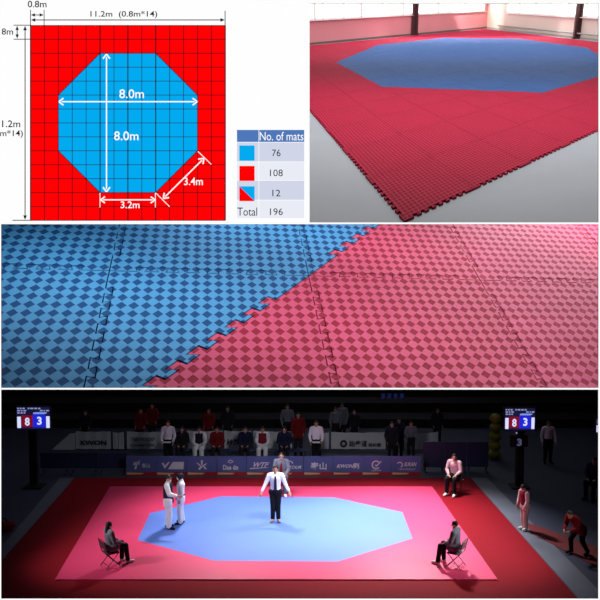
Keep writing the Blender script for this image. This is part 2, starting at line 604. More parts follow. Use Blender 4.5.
if nr.dot(HU) > 0: nr = -nr
def wall_strip(mb, a, b, h0, h1, nin, t0=0.0, t1=-.6):
    pa, pb = hp(*a), hp(*b)
    lo = [pa + nin * t0, pb + nin * t0, pb + nin * t1, pa + nin * t1]
    mb.hexa([p + HN * h0 for p in lo], [p + HN * h1 for p in lo])
mb = MB(); wall_strip(mb, (-7.9, TW), (SW, TW), -.1, hs, nl); wall_strip(mb, (-7.9, TW), (SW, TW), 7.6, HTOP, nl); wall_strip(mb, (on_line_t(483.5, TW), TW), (SW, TW), hs, 7.6, nl)
tag(mb.build('wall_left', wl), kind='structure')
mb = MB(); wall_strip(mb, (SW, -12), (SW, TW), -.1, hs2, nr); wall_strip(mb, (SW, -12), (SW, TW), 7.6, HTOP, nr); wall_strip(mb, (SW, on_line_s(505, SW)), (SW, TW), hs2, 7.6, nr)
tag(mb.build('wall_right', wr), kind='structure')
mb = MB(); wall_strip(mb, (-7.9, TW), (SW, TW), -.1, hbase, nl, .08, 0); tag(mb.build('base_strip_left', skirt), kind='structure')
mb = MB(); wall_strip(mb, (SW, -12), (SW, TW), -.1, hbase * .9, nr, .08, 0); tag(mb.build('baseboard_right', skirt2), kind='structure')
def window(n, a, b, h0, nin, bars):
    """a, b: ends on the floor plan; bars: fractions with a thin sash bar"""
    pa, pb = hp(*a), hp(*b)
    d = pb - pa
    L_ = d.length; dn = d.normalized()
    h1 = 7.6
    m = MB()
    fw = .16
    ax = (dn, nin, HN)
    mid = lambda f, h: pa + d * f + HN * h - nin * .12
    m.box(mid(.5, h0 + .08), (L_, .3, .16), 0, ax); m.box(mid(.5, h1 - .08), (L_, .3, .16), 0, ax)
    m.box(mid(0, (h0 + h1) / 2) + dn * fw / 2, (fw, .3, h1 - h0), 0, ax); m.box(mid(1, (h0 + h1) / 2) - dn * fw / 2, (fw, .3, h1 - h0), 0, ax)
    for f in bars: m.box(mid(f, (h0 + h1) / 2), (.1, .18, h1 - h0), 0, ax)
    o = tag(m.build(f'window_{n}', fr), kind='structure')
    m = MB(); m.box(mid(.5, (h0 + h1) / 2) - nin * .2, (L_ - .05, .04, h1 - h0 - .05), 0, ax)
    m.build('window_pane', pane, o)
    m = MB(); m.box(mid(.5, h0 - .03) + nin * .2, (L_, .35, .1), 0, ax)
    m.build('window_sill', fr, o)
wx = [296, 315, 361, 402.5, 437.5, 483.5]
k = 1
for a, b in zip(wx, wx[1:]):
    sa, sb = on_line_t(a, TW), on_line_t(b, TW)
    window(k, (sa, TW), (sb, TW), hs, nl, {296: [], 315: [.18, .62], 361: [.5], 402.5: [], 437.5: [.55]}[a]); k += 1
wx = [505, 533, 565.5, 606]
for a, b in zip(wx, wx[1:]):
    window(k, (SW, on_line_s(a, SW)), (SW, on_line_s(b, SW)), hs2, nr, [.45]); k += 1
def column(px, line, name_lbl, wpx, base_py):
    # an H section post standing just in front of the wall
    if line == 'L':
        s = on_line_t(px, TW - .12); c = hp(s, TW - .12); a1, a2 = u_, nl
    else:
        t = on_line_s(px, SW - .12); c = hp(SW - .12, t); a1, a2 = -v_, nr
    dep = (c - CAM).dot(EFWD)
    W_ = wpx * dep / FL
    e = empty('steel_column', c - HN * .06, name_lbl, 'column')
    ax = (EX, HN.cross(EX).normalized(), HN)
    hh = 11.0
    for sg in (-1, 1):
        m = MB(); m.box(EX * (sg * W_ * .36) + HN * hh / 2, (W_ * .28, .5, hh), 0, ax); m.build('flange', steel, e)
    m = MB(); m.box(HN * hh / 2, (W_ * .5, .06, hh), 0, ax); m.build('web', steel, e)
    m = MB(); m.box(HN * .12, (W_ * 1.25, .6, .2), 0, ax); m.build('base_plate', steel, e)
column(414.6, 'L', 'brown steel column in front of the bounce-tinted pink wall with windows', 6, 34)
column(493, 'L', 'brown steel column standing in the hall corner', 7.2, 27)
column(576.6, 'R', 'brown steel column in front of the cream wall', 6.6, 38)
m = MB(); 
pa, pb = hp(SW, on_line_s(500, SW), .55) + nr * .35, hp(SW, -10, .55) + nr * .35
m.tube([pa, pb], .09); tag(m.build('wall_pipe', skirt2), 'grey pipe running low along the cream wall of the hall', 'pipe')

def area(name, loc, target, sx, sy, energy, col=(1, 1, 1), spread=PI):
    l = bpy.data.lights.new(name, 'AREA')
    l.shape = 'RECTANGLE'; l.size = sx; l.size_y = sy; l.energy = energy; l.color = col; l.spread = spread
    o = bpy.data.objects.new(name, l)
    C.objects.link(o)
    o.location = loc
    o.rotation_euler = (V(target) - V(loc)).to_track_quat('-Z', 'Y').to_euler()
    return o
def spot(name, loc, target, energy, deg, blend=1.0, size=.3, col=(1, 1, 1)):
    l = bpy.data.lights.new(name, 'SPOT')
    l.energy = energy; l.spot_size = math.radians(deg); l.spot_blend = blend; l.shadow_soft_size = size; l.color = col
    o = bpy.data.objects.new(name, l)
    C.objects.link(o)
    o.location = loc
    o.rotation_euler = (V(target) - V(loc)).to_track_quat('-Z', 'Y').to_euler()
    return o
hc = hp(5, 5)
area('hall_light', hp(2.4, 2.4, 13), hp(2.4, 2.4, 0), 26, 26, 6200, (1, .98, .97))
area('hall_light_far', hp(9.0, 9.0, 13), hp(9.0, 9.0, 0), 48, 48, 15000, (1, .99, .98))
area('hall_window_light', hp(6.5, TW, 5.2) + nl * .6, hp(6.5, TW - .8, 0), 52, 1.5, 2600, (1, .98, .96), math.radians(100))
spot('hall_sun_patch', hp(10, 12, 12), hp(13.4, 14.3, 1.0), 60000, 22, .6, .4, (1, .95, .85))

# ================================================================== DISPLAY 3: close view of blue and red jigsaw mats
MH = [[224.43107404279007, 58.31640881754616, 109.33823919956556], [27.470548396603775, -53.522751838743, 270.69843098683566], [0.08130824032473452, 0.27666762983996296, 1.0]]
MMU = 23.8
MO, MU_, MV, MN = plane_frame(MH, MMU)
minv = inv_h(MH)
def mp(s, t, h=0.0): return MO + MU_ * s + MV * t + MN * h
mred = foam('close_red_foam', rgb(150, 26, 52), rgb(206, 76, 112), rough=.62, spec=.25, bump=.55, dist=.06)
mred_haze = foam('close_red_foam_haze', rgb(160, 36, 64), rgb(207, 79, 116), rough=.62, spec=.25, bump=.55, dist=.06)  # paler copy of the red foam, haze put into its colour
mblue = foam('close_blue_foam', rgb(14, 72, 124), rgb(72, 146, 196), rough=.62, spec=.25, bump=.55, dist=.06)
ca, cb = minv(0, 388.9), minv(600, 388.9)
cd = V((cb[0] - ca[0], cb[1] - ca[1])).normalized()
cutn = (-cd.y, cd.x)                   # keeps the far side
MT = Tile(10, .003, nd=12)
MTH = .08
grp = 'jigsaw mats in the close display'
def mtile(i, j, kind, cm, label):
    # front row is trimmed flush with the opening's sill
    me = tile_mesh('mat_tile', MT.poly(kind), MU_, MV, MN, MTH, [cm], uv0=(i, j), cut=((ca[0], ca[1]), cutn) if j < 0 else None, base=(i, j), cut2=((-.43, -.71), (.0813, .2767)) if (i, j) == (-1, -1) else None)
    o = link('mat_tile', me)
    o.location = mp(i, j, -MTH)
    tag(o, label, 'floor mat', grp)
mtile(-1, 0, 'full', mblue, 'blue textured mat in the upper left of the close-up mats')
mtile(0, 0, 'full', mblue, 'blue textured mat, second of the back row in the close-up mats')
mtile(1, 0, 'd1_up', mblue, 'blue triangular mat at the back whose toothed diagonal meets red')
mtile(1, 0, 'd1_low', mred, 'red triangular mat at the back beside the blue triangular mat')
mtile(2, 0, 'full', mred_haze, 'haze-paled red textured mat at the back right of the close-up mats')
mtile(3, 0, 'full', mred_haze, 'haze-paled red mat showing only its corner at the far upper right')
mtile(-1, -1, 'full', mblue, 'dark blue textured mat in the lower left of the close-up mats')
mtile(0, -1, 'd1_up', mblue, 'blue triangular mat at the front, darker blue mat to its left')
mtile(0, -1, 'd1_low', mred, 'deep red triangular mat at the front between blue and red mats')
mtile(1, -1, 'full', mred, 'red square mat in the front centre right of the close-up mats')
mtile(2, -1, 'full', mred_haze, 'haze-paled red textured mat at the front right of the close-up mats')
# the raked platform beneath them
plat = mat('black_platform', (.006, .006, .007, 1), rough=1, spec=0)
def cutpt(s): return (s, ca[1] + (s - ca[0]) * cd.y / cd.x)
mb = MB()
pl = [cutpt(-.36), cutpt(4.2), (4.2, 1.25), (-1.6, 1.25), (-1.6, -.1)]
n = len(pl)
mb.add([mp(a, b, -MTH - .03) for a, b in pl] + [mp(a, b, -MTH - .003) for a, b in pl],
       [tuple(range(n))[::-1], tuple(range(n, 2 * n))] + [(i, (i + 1) % n, n + (i + 1) % n, n + i) for i in range(n)])
tag(mb.build('floor_platform', plat), kind='structure')
def under_hall(s, t, off=-.15):         # the point under the hall's floor straight above (s, t)
    p = mp(s, t)
    return p + MN * ((HO + HN * off - p).dot(HN) / MN.dot(HN))
area('close_light_back', mp(2.8, 1.25, 1.3), mp(1.8, .1, 0), 22, 2, 2600, (1, .94, 1))
lp = under_hall(.9, -.35); area('close_light_top', lp, lp - HN, 18, 4.5, 540, (.95, .98, 1))
lp = under_hall(1.25, .4); area('close_light_mid', lp, lp - HN, 13, 2, 300, (.97, .98, 1))
# ================================================================== DISPLAY 4: taekwondo match in a dark arena
def FP(px, py, z=0.0): return floor_at(px, py, z)
dark_floor = mat('arena_dark_floor', rgb(64, 68, 84), rough=.55, spec=.3, noise=.12, nscale=.5)
mb = MB()
YF0, YF1 = 17.6, 52
mb.hexa([(-34, YF0, -.3), (34, YF0, -.3), (34, YF1, -.3), (-34, YF1, -.3)], [(-34, YF0, 0), (34, YF0, 0), (34, YF1, 0), (-34, YF1, 0)])
tag(mb.build('floor_arena', dark_floor), kind='structure')
aw = mat('arena_black_wall', (.012, .012, .016, 1), rough=1, spec=0)
mb = MB(); mb.box((0, 52.2, 8), (69, .4, 17)); tag(mb.build('wall_back', aw), kind='structure')
for nm, x in (('wall_arena_left', -34.3), ('wall_arena_right', 34.3)):
    mb = MB(); mb.box((x, 35, 8), (.4, 35, 17)); tag(mb.build(nm, aw), kind='structure')
# ceiling: ledge behind the sill, slope under the raked platform, flat back part
DZ = -MTH - .05
e0, em, e1 = mp(*cutpt(-.36), DZ), mp(-1.6, -.1, DZ), mp(*cutpt(4.2), DZ)
b0, b1 = mp(-1.6, 1.3, DZ), mp(4.2, 1.3, DZ)
s0, s1 = wp(-420, 396) + EFWD * .06, wp(1320, 391) + EFWD * .06
k0, k1 = V((-36, 52.4, b0.z + .5)), V((36, 52.4, b1.z + .5))
mb = MB()
mb.add([s0, s1, e1, e0, em, b0, b1, k0, k1, V((-36, 18, 5)), V((36, 18, 5))],
       [(0, 1, 2), (0, 2, 3), (0, 3, 4), (3, 2, 6), (3, 6, 5), (3, 5, 4), (5, 6, 8, 7), (0, 4, 5), (0, 5, 7, 9), (1, 10, 8, 6), (1, 6, 2)])
tag(mb.build('ceiling', blackm), kind='structure')

# mats
AM = [FP(55, 581.5), FP(497.5, 581.5), FP(432, 488), FP(110, 488)]
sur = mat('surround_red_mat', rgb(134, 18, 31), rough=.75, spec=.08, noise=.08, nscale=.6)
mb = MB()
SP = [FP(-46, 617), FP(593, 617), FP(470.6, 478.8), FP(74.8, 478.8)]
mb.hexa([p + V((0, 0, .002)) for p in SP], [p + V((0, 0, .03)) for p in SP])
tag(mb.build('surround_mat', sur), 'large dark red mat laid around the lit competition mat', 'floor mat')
cmat = empty('competition_mat', AM[0] + V((0, 0, .03)), 'brightly lit square competition mat, pink red with a blue octagon', 'floor mat')
OP = [FP(214, 562.8), FP(338, 563.6), FP(412.5, 540.5), FP(402.5, 514), FP(334, 499), FP(221, 498), FP(150, 515), FP(137.5, 542)]
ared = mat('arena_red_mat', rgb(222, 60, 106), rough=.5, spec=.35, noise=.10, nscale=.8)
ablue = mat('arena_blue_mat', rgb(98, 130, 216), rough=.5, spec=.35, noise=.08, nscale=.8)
base = AM[0] + V((0, 0, .03))
top = V((0, 0, .03))
mb = MB()
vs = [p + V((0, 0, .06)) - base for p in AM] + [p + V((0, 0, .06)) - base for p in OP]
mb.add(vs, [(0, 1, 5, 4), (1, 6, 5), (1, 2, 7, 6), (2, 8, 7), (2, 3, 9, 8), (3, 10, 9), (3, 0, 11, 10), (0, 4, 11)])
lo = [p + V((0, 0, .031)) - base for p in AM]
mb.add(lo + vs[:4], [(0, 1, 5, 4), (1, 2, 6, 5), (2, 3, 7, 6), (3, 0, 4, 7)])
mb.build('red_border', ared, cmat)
mb = MB()
mb.add(vs[4:], [tuple(range(8))]); mb.build('blue_octagon', ablue, cmat)
ZM = .06

# floor strips on both sides
gstrip = mat('pale_grey_vinyl', rgb(104, 108, 120), rough=.5, noise=.25, nscale=1.2)
def strip(name, pts, z, m, label, cat):
    mb = MB(); P = [FP(*p) for p in pts]
    mb.hexa([p + V((0, 0, .002)) for p in P], [p + V((0, 0, z)) for p in P])
    return tag(mb.build(name, m), label, cat)
strip('floor_runner', [(594, 616), (624, 616), (487, 478), (471, 478)], .012, gstrip, 'pale grey vinyl strip along the right edge of the dark red mat', 'floor covering')
strip('floor_runner', [(-52, 610), (-47, 616), (74.5, 478), (60, 478)], .012, gstrip, 'pale grey vinyl strip along the left edge of the dark red mat', 'floor covering')
strip('floor_runner', [(531, 534), (610, 574), (622, 556), (527, 523)], .02, mat('dull_red_carpet', rgb(110, 34, 36), rough=.8), 'dull red carpet strip on the dark floor beside the standing athlete', 'floor covering')

# ---- sponsor boards
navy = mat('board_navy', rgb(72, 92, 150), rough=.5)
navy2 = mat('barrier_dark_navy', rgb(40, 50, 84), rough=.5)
ink = mat('board_white_print', rgb(206, 210, 222), rough=.5)
bred = mat('board_red_foot', rgb(150, 30, 45), rough=.5)
bcream = mat('board_cream_stripe', rgb(200, 180, 130), rough=.5)
YB = FP(200, 475.8).y
def bz(py): return at_y(300, py, YB).z
def bxx(px): return at_y(px, 465, YB).x
Z1 = bz(456.2)
FX, FZ = V((1, 0, 0)), V((0, 0, 1))
def arc(mb, c, r, wd, a0, a1, n=14):
    for i in range(n):
        p = a0 + (a1 - a0) * i / n; q = a0 + (a1 - a0) * (i + 1) / n
        f = lambda a, rr: c + FX * (math.cos(a) * rr) + FZ * (math.sin(a) * rr)
        mb.add([f(p, r - wd), f(p, r), f(q, r), f(q, r - wd)], [(3, 2, 1, 0)])
def bquad(mb, pts):
    mb.add(pts, [tuple(range(len(pts)))])
edges = [126, 156.5, 187, 217, 246.5, 276, 303.5, 333, 362, 391.5, 421]
names = ['a curled arrow emblem and small lettering', 'a white tick and slanted plate', 'a star-like white emblem', 'the lettering Dae do', 'the slanted lettering WTF',
         'the lettering TOUR, behind the seated judge', 'two large Chinese characters', 'the slanted lettering KWON', 'a round C-shaped emblem', 'the lettering SUKAN']
for i, (a, b) in enumerate(zip(edges, edges[1:])):
    x0, x1 = bxx(a) + .01, bxx(b) - .01
    W_ = x1 - x0
    e = empty('sponsor_board', ((x0 + x1) / 2, YB, 0), f'low blue sponsor board showing {names[i]}', 'banner', 'sponsor boards behind the mat')
    h0 = bz(471.6)
    m = MB(); m.box((0, 0, (Z1 + h0) / 2), (W_, .06, Z1 - h0)); m.build('board_panel', navy, e)
    m = MB(); m.box((0, 0, h0 / 2 + .001), (W_, .07, h0 - .002)); m.build('board_foot', bred, e)
    m = MB(); m.add([V((-W_ / 2 + .02, -.037, h0 - .02)), V((-W_ / 2 + .02, -.037, h0 - .1)), V((0.02, -.037, h0 - .09)), V((W_ * .1, -.037, h0 - .04))], [(0, 1, 2, 3)]); m.build('foot_stripe', bcream, e)
    m = MB()
    def T(s, px0, py0, px1, py1, bold=.02, slant=0.0):
        o = V((bxx(px0) - e.location.x, -.034, bz(py1)))
        text_on(m, s, o, FX, FZ, bxx(px1) - bxx(px0), bz(py0) - bz(py1), bold, 0, slant)
    def Q(*pts): bquad(m, [V((bxx(p[0]) - e.location.x, -.034, bz(p[1]))) for p in pts][::-1])
    def A(px, py, r, wd, a0, a1): arc(m, V((bxx(px) - e.location.x, -.034, bz(py))), r * YB / FL, wd * YB / FL, a0, a1)
    if i == 0:
        Q((133, 464), (141, 460), (139, 463), (134, 465)); A(136.5, 465, 3.6, 1.2, .2, 2.6); Q((136, 463), (138, 463), (136.4, 469), (134.4, 469)); T('泰山', 142, 463, 150, 467.5, .01)
    elif i == 1:
        Q((161.6, 462.6), (164, 462.6), (165, 465.4), (168.5, 461.6), (170, 462), (165, 468.5)); Q((173, 461.6), (184, 461.6), (183.6, 469), (168, 469)); 
    elif i == 2:
        Q((196, 462), (198.5, 463), (201.6, 466), (200, 466)); Q((201, 460), (203, 460), (202.6, 465), (201.2, 465)); Q((207.5, 463), (205, 463.5), (202, 466), (203.5, 466.6)); Q((200.6, 466), (203, 466), (200, 469.5), (198, 469)); Q((203, 466), (204.4, 466), (207, 468.6), (205, 469))
    elif i == 3:
        T('Dae do', 223, 464.6, 238.4, 469.6, .03); A(230.6, 462.2, 2.8, .8, 0, PI); A(230.6, 461.6, 1.6, .7, PI, 2 * PI)
    elif i == 4:
        T('WTF', 251.5, 462, 267, 467, .03, .5); Q((250, 467.8), (268, 467), (268, 467.6), (250, 468.8))
    elif i == 5:
        T('TOUR', 288, 465.4, 301, 468.6, .03, .5); A(290, 463.6, 3.2, .9, 0, PI)
    elif i == 6:
        T('泰山', 310.5, 462, 326.5, 469.5, .02)
    elif i == 7:
        T('KWON', 336.6, 464, 352.5, 467.6, .03, .4); T('剛', 353.6, 462.8, 359, 468.6, .02)
    elif i == 8:
        A(376, 464.6, 4.6, 1.3, .7, 5.6); Q((374.6, 464), (376, 465), (381, 460.6), (381.6, 461.2), (376, 466.8)); T('CAPOSA', 371.6, 469.4, 381.4, 470.8, .02)
    elif i == 9:
        A(399.6, 464.6, 3.2, 1.1, -1.2, 2.6); T('SUKAN', 403.6, 462, 415.5, 466, .03, .3); T('NATURALLY', 398.6, 468.2, 415.5, 469.8, .01)
    m.build('printed_logo', ink, e)
# dark unlettered barriers continuing to both sides
for i, (a, b) in enumerate([(38, 67), (67.5, 96.5), (97, 125.5)]):
    x0, x1 = bxx(a), bxx(b)
    e = empty('crowd_barrier', ((x0 + x1) / 2, YB + .3, 0), ['unlit dark navy barrier nearest the left scoreboard post', 'unlit dark navy barrier, middle of three left of the sponsor boards', 'unlit dark navy barrier touching the leftmost sponsor board'][i], 'barrier', 'plain barriers left of the sponsor boards')
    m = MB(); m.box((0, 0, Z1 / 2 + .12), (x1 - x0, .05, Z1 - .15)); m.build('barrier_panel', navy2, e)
    for sg in (-1, 1):
        m = MB(); m.box((sg * (x1 - x0) * .4, 0, .025), (.06, .5, .04)); m.box((sg * (x1 - x0) * .4, 0, .1), (.05, .05, .12)); m.build('foot', navy2, e)
YR = FP(440, 481).y
for i, (a, b) in enumerate([(423, 444), (444.6, 466), (466.6, 488)]):
    x0, x1 = at_y(a, 470, YB + .6).x, at_y(b, 470, YB + .6).x
    e = empty('crowd_barrier', ((x0 + x1) / 2, YB + .6, 0), ['dark navy barrier at the right end of the sponsor boards', 'dark navy barrier behind the seated person in a white shirt', 'dark navy barrier beside the yellow column'][i], 'barrier', 'plain barriers right of the sponsor boards')
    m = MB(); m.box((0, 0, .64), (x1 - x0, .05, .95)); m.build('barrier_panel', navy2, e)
    for sg in (-1, 1):
        m = MB(); m.box((sg * (x1 - x0) * .4, 0, .025), (.06, .5, .04)); m.box((sg * (x1 - x0) * .4, 0, .1), (.05, .05, .16)); m.build('foot', navy2, e)

# ---- white cloth banners further back
YW = 32.3
cloth = mat('banner_grey_white', rgb(212, 213, 218), rough=.8)
binkk = mat('banner_dark_print', rgb(40, 40, 48), rough=.8)
def banner(a, b, py, label, texts, slope=0):
    x0, x1 = at_y(a, 445, YW).x, at_y(b, 445, YW).x
    zt = at_y(300, py, YW).z
    e = empty('cloth_banner', ((x0 + x1) / 2, YW, 0), label, 'banner', 'grey white banners behind the team benches')
    W_ = x1 - x0
    m = MB()
    n = 16
    vs = []
    for i in range(n + 1):
        f = i / n
        x = -W_ / 2 + W_ * f
        dy = .03 * math.sin(f * 19) + .02 * math.sin(f * 41)
        top_ = zt - .03 * math.sin(f * PI) - slope * (1 - f)
        vs += [V((x, dy, .06)), V((x, dy, max(top_, .12)))]
    m.add(vs, [(2 * i, 2 * i + 2, 2 * i + 3, 2 * i + 1) for i in range(n)], 0, True)
    m.build('banner_cloth', cloth, e)
    m = MB(); m.box((-W_ / 2, .06, zt / 2), (.05, .05, zt)); m.build('post', navy2, e)
    m = MB(); m.box((W_ / 2, .06, zt / 2), (.05, .05, zt)); m.build('post', navy2, e)
    if texts:
        m = MB()
        for s, p, bo, sl in texts:
            X0, X1 = at_y(p[0], 445, YW).x - e.location.x, at_y(p[2], 445, YW).x - e.location.x
            Z0, Z1_ = at_y(300, p[3], YW).z, at_y(300, p[1], YW).z
            text_on(m, s, V((X0, -.07, Z0)), FX, FZ, X1 - X0, Z1_ - Z0, bo, 0, sl)
        m.build('banner_print', binkk, e)
banner(76, 111, 431.2, 'grey white banner lettered KWON near the left scoreboard', [('KWON', (81, 440, 107, 444.6), .04, 0)], 0)
banner(113, 124, 432, 'narrow blank grey banner beside the banner lettered KWON', None)
banner(127, 165, 431.4, 'grey banner with two lines of faint dark lettering', [('TAEKWONDO', (131, 437, 154, 440.6), .01, .3), ('CHAMPION', (130, 443.6, 154, 446), .01, .3)])
banner(187, 223, 430.6, 'blank grey white banner behind the seated athlete in dark chest guard', None)
banner(224.4, 251.6, 430.6, 'grey white banner with slanted dark lettering WTF', [('WTF', (225, 439, 239, 444.6), .05, .5)])
banner(253.4, 292, 431, 'blank grey white banner behind the seated athlete in red chest guard', None)
banner(318, 329, 432.4, 'narrow grey banner right of the standing volunteer in white', None)
banner(331, 385.6, 432, 'grey white banner with a round seal and Chinese lettering', [('跆拳道', (349, 440, 367, 446.4), .02, 0), ('锦标赛', (368, 442.6, 381, 446.6), .02, 0), ('◎', (340, 439.6, 347, 447), .02, 0)])
banner(404, 438, 431.6, 'crumpled grey white banner at the right end of the row', None, .1)
# a low sloped white cloth at far left
m = MB()
P0, P1, P2, P3 = at_y(52, 452.4, YW), at_y(75.4, 452.4, YW), at_y(75.4, 433.6, YW), at_y(70, 433.6, YW)
for p in (P0, P1): p.z = .03
m.add([p + V((0, -.02, 0)) for p in (P0, P1, P2, P3)] + [p + V((0, .02, 0)) for p in (P0, P1, P2, P3)], [(0, 1, 2, 3), (7, 6, 5, 4), (0, 4, 5, 1), (1, 5, 6, 2), (2, 6, 7, 3), (3, 7, 4, 0)])
tag(m.build('sloped_cloth', cloth), 'grey cloth slanting down to the floor left of the banner lettered KWON', 'cloth')

# ---- scoreboards
scr_bg = mat('screen_dark', rgb(14, 16, 40), emit=.9, ecol=rgb(24, 24, 62))
scr_red = mat('screen_red', rgb(110, 12, 30), emit=1, ecol=rgb(124, 14, 36))
scr_blue = mat('screen_blue', rgb(20, 30, 190), emit=1, ecol=rgb(28, 38, 205))
scr_white = mat('screen_white', rgb(200, 210, 255), emit=1, ecol=rgb(215, 222, 255))
scr_grey = mat('screen_grey', rgb(120, 130, 170), emit=1, ecol=rgb(140, 148, 190))
scr_pale = mat('screen_pale_blue', rgb(90, 120, 220), emit=1, ecol=rgb(120, 150, 235))
postm = mat('scoreboard_black_post', rgb(10, 10, 12), rough=.7)
def scoreboard(px0, py0, px1, py1, base_px, base_py, label, extra=False, rot=0.0):
    b = FP(base_px, base_py)
    Y = b.y
    x0, x1 = at_y(px0, 420, Y).x - b.x, at_y(px1, 420, Y).x - b.x
    z0, z1 = at_y(300, py1, Y).z, at_y(300, py0, Y).z
    e = empty('scoreboard', b, label, 'scoreboard', 'lit scoreboards on black posts', rot)
    W_, H_ = x1 - x0, z1 - z0
    m = MB(); m.box(((x0 + x1) / 2, .06, (z0 + z1) / 2), (W_ + .06, .1, H_ + .06)); m.build('screen_case', postm, e)
    m = MB(); m.box((0.0, .06, z0 / 2 + .03), (.26, .2, z0 - .06)); m.box((0, .06, .03), (.62, .6, .05)); m.build('post', postm, e)
    q = lambda u, v, l=0: V((x0 + u * W_, -.004 - l, z0 + v * H_))
    def R(mb, u0, v0, u1, v1, l, mi=0): mb.add([q(u0, v0, l), q(u1, v0, l), q(u1, v1, l), q(u0, v1, l)], [(0, 1, 2, 3)], mi)
    m = MB(); R(m, 0, 0, 1, 1, 0); s = m.build('screen', scr_bg, e)
    m = MB(); R(m, .15, .1, .48, .62, .004); p = m.build('red_score_field', scr_red, s)
    m = MB(); R(m, .48, .08, .86, .66, .004); p = m.build('blue_score_field', scr_blue, s)
    m = MB(); R(m, .02, .06, .13, .56, .004); R(m, .88, .06, .985, .58, .004); m.build('side_bar', scr_white, s)
    m = MB(); text_on(m, '8', q(.25, .16, .009), FX, FZ, W_ * .14, H_ * .36, .03); m.build('score_digit', scr_white, s)
    m = MB(); text_on(m, '3', q(.61, .2, .009), FX, FZ, W_ * .14, H_ * .36, .03); m.build('score_digit', scr_white, s)
    m = MB()
    rr = random.Random(3)
    for row, v in enumerate((.9, .8, .7)):
        u = .03
        while u < .95:
            l = rr.uniform(.03, .09)
            if rr.random() < .7 and u + l < .98: R(m, u, v, u + l, v + .06, .006)
            u += l + .03
    R(m, .5, .68, .84, .75, .007); m.build('status_marks', scr_grey, s)
    m = MB(); R(m, .55, .68, .85, .76, .009); m.build('name_bar', scr_pale, s)
    m = MB()
    for u in (.4, .52): m.box(q(u, -.12, .02), (.05, .02, .05))
    m.build('lamp_dot', scr_grey, e)
    if extra:
        zc = at_y(300, 441, Y).z
        m = MB(); m.box((-.05, .0, zc), (.6, .1, .4)); p = m.build('court_number_box', postm, e)
        m = MB(); text_on(m, '3', V((-.14, -.06, zc - .16)), FX, FZ, .17, .26, .04); m.build('court_number', mat('dim_digit', rgb(90, 96, 130), emit=.8, ecol=rgb(74, 80, 112)), p)
    return e
scoreboard(16.6, 406.8, 50.2, 429.2, 34, 487.5, 'lit scoreboard reading 8 and 3 on a black post at the left of the arena')
scoreboard(504.6, 408.2, 535, 430.2, 519.5, 487.5, 'lit scoreboard reading 8 and 3 with a court number box, right of the yellow column', True)
scoreboard(596, 419, 628, 433, 612, 487.5, 'third scoreboard cut off by the right edge, only its bright side bar showing')

# blue hanging pennants high at the back
bl = mat('blue_cloth_glow', rgb(40, 50, 110), emit=.35, ecol=rgb(30, 40, 96))  # cloth given a faint glow of its own by emission
for i in range(4):
    a = 381.5 + i * 6.2
    Y = 35.4
    x0, x1 = at_y(a, 394, Y).x, at_y(a + 3.6, 394, Y).x
    z0, z1 = at_y(300, 399, Y).z, at_y(300, 345, Y).z
    m = MB()
    m.add([V((x0, Y, z0)), V((x1, Y, z0 + .05)), V((x1, Y + .02, z1)), V((x0, Y, z1))] + [V((x0, Y + .05, z0)), V((x1, Y + .05, z0 + .05)), V((x1, Y + .06, z1)), V((x0, Y + .05, z1))],
          [(0, 1, 2, 3), (7, 6, 5, 4), (0, 4, 5, 1), (2, 6, 7, 3), (1, 5, 6, 2), (0, 3, 7, 4)])
    tag(m.build('hanging_pennant', bl), ['dim blue pennant high up, leftmost of the four', 'dim blue pennant high up, second from the left of four', 'dim blue pennant high up, third from the left of four', 'dim blue pennant high up, rightmost of the four'][i], 'banner', 'blue pennants hanging high at the back')
# dark tiered stand at the back
tier = mat('dark_stand', rgb(24, 24, 30), rough=.9)
e = empty('spectator_stand', (0, 36.2, 0), 'unlit tiered spectator stand filling the back of the arena', 'grandstand')
for i in range(8):
    m = MB(); m.box((0, 1.5 * i + .75, .2 + .225 * i), (62, 1.5, .4 + .45 * i)); m.build('tier_step', tier, e)

# ---- yellow column
yel = mat('dim_yellow_vinyl', rgb(130, 124, 22), rough=.5)
b = FP(494.6, 459)
e = empty('yellow_column', b, 'dim yellow bulging column standing between banner row and right scoreboard', 'column')
for i in range(5):
    m = MB(); m.ell((0, 0, .19 + i * .36), (.26 - .01 * i, .26, .2)); m.build('bulge', yel, e)

# ================================================================== people
SKIN = mat('skin', rgb(206, 150, 124), rough=.55, noise=.05, nscale=20)
DARKEYE = mat('eye_dark', rgb(20, 14, 12), rough=.3)
LIP = mat('lip', rgb(160, 84, 78), rough=.5)
def fab(name, r, g, b_): return mat(name, rgb(r, g, b_), rough=.85, spec=.2, noise=.08, nscale=14)
F_white = fab('white_cotton', 232, 232, 236)
F_shirt = fab('white_shirt', 238, 240, 246)
F_black = fab('black_trousers', 22, 22, 27)
F_grey = fab('grey_jacket', 118, 120, 132)
F_dgrey = fab('dark_grey_jacket', 84, 84, 94)
F_navy = fab('navy_cloth', 30, 34, 62)
F_red = fab('dark_red_cloth', 120, 24, 30)
F_pink_lit = fab('white_cotton_pink_lit', 214, 186, 190)  # white cotton with the pinkish light on it put into the colour
F_hogu = fab('dark_chest_guard', 36, 36, 52)
F_rhogu = fab('red_chest_guard', 130, 30, 44)
HAIR = mat('black_hair', rgb(20, 15, 16), rough=.5, bump=.4, nscale=60)
SHOE_W = fab('white_shoe', 226, 222, 222)
SHOE_T = fab('tan_shoe', 150, 130, 120)
SHOE_B = fab('black_shoe', 18, 18, 20)

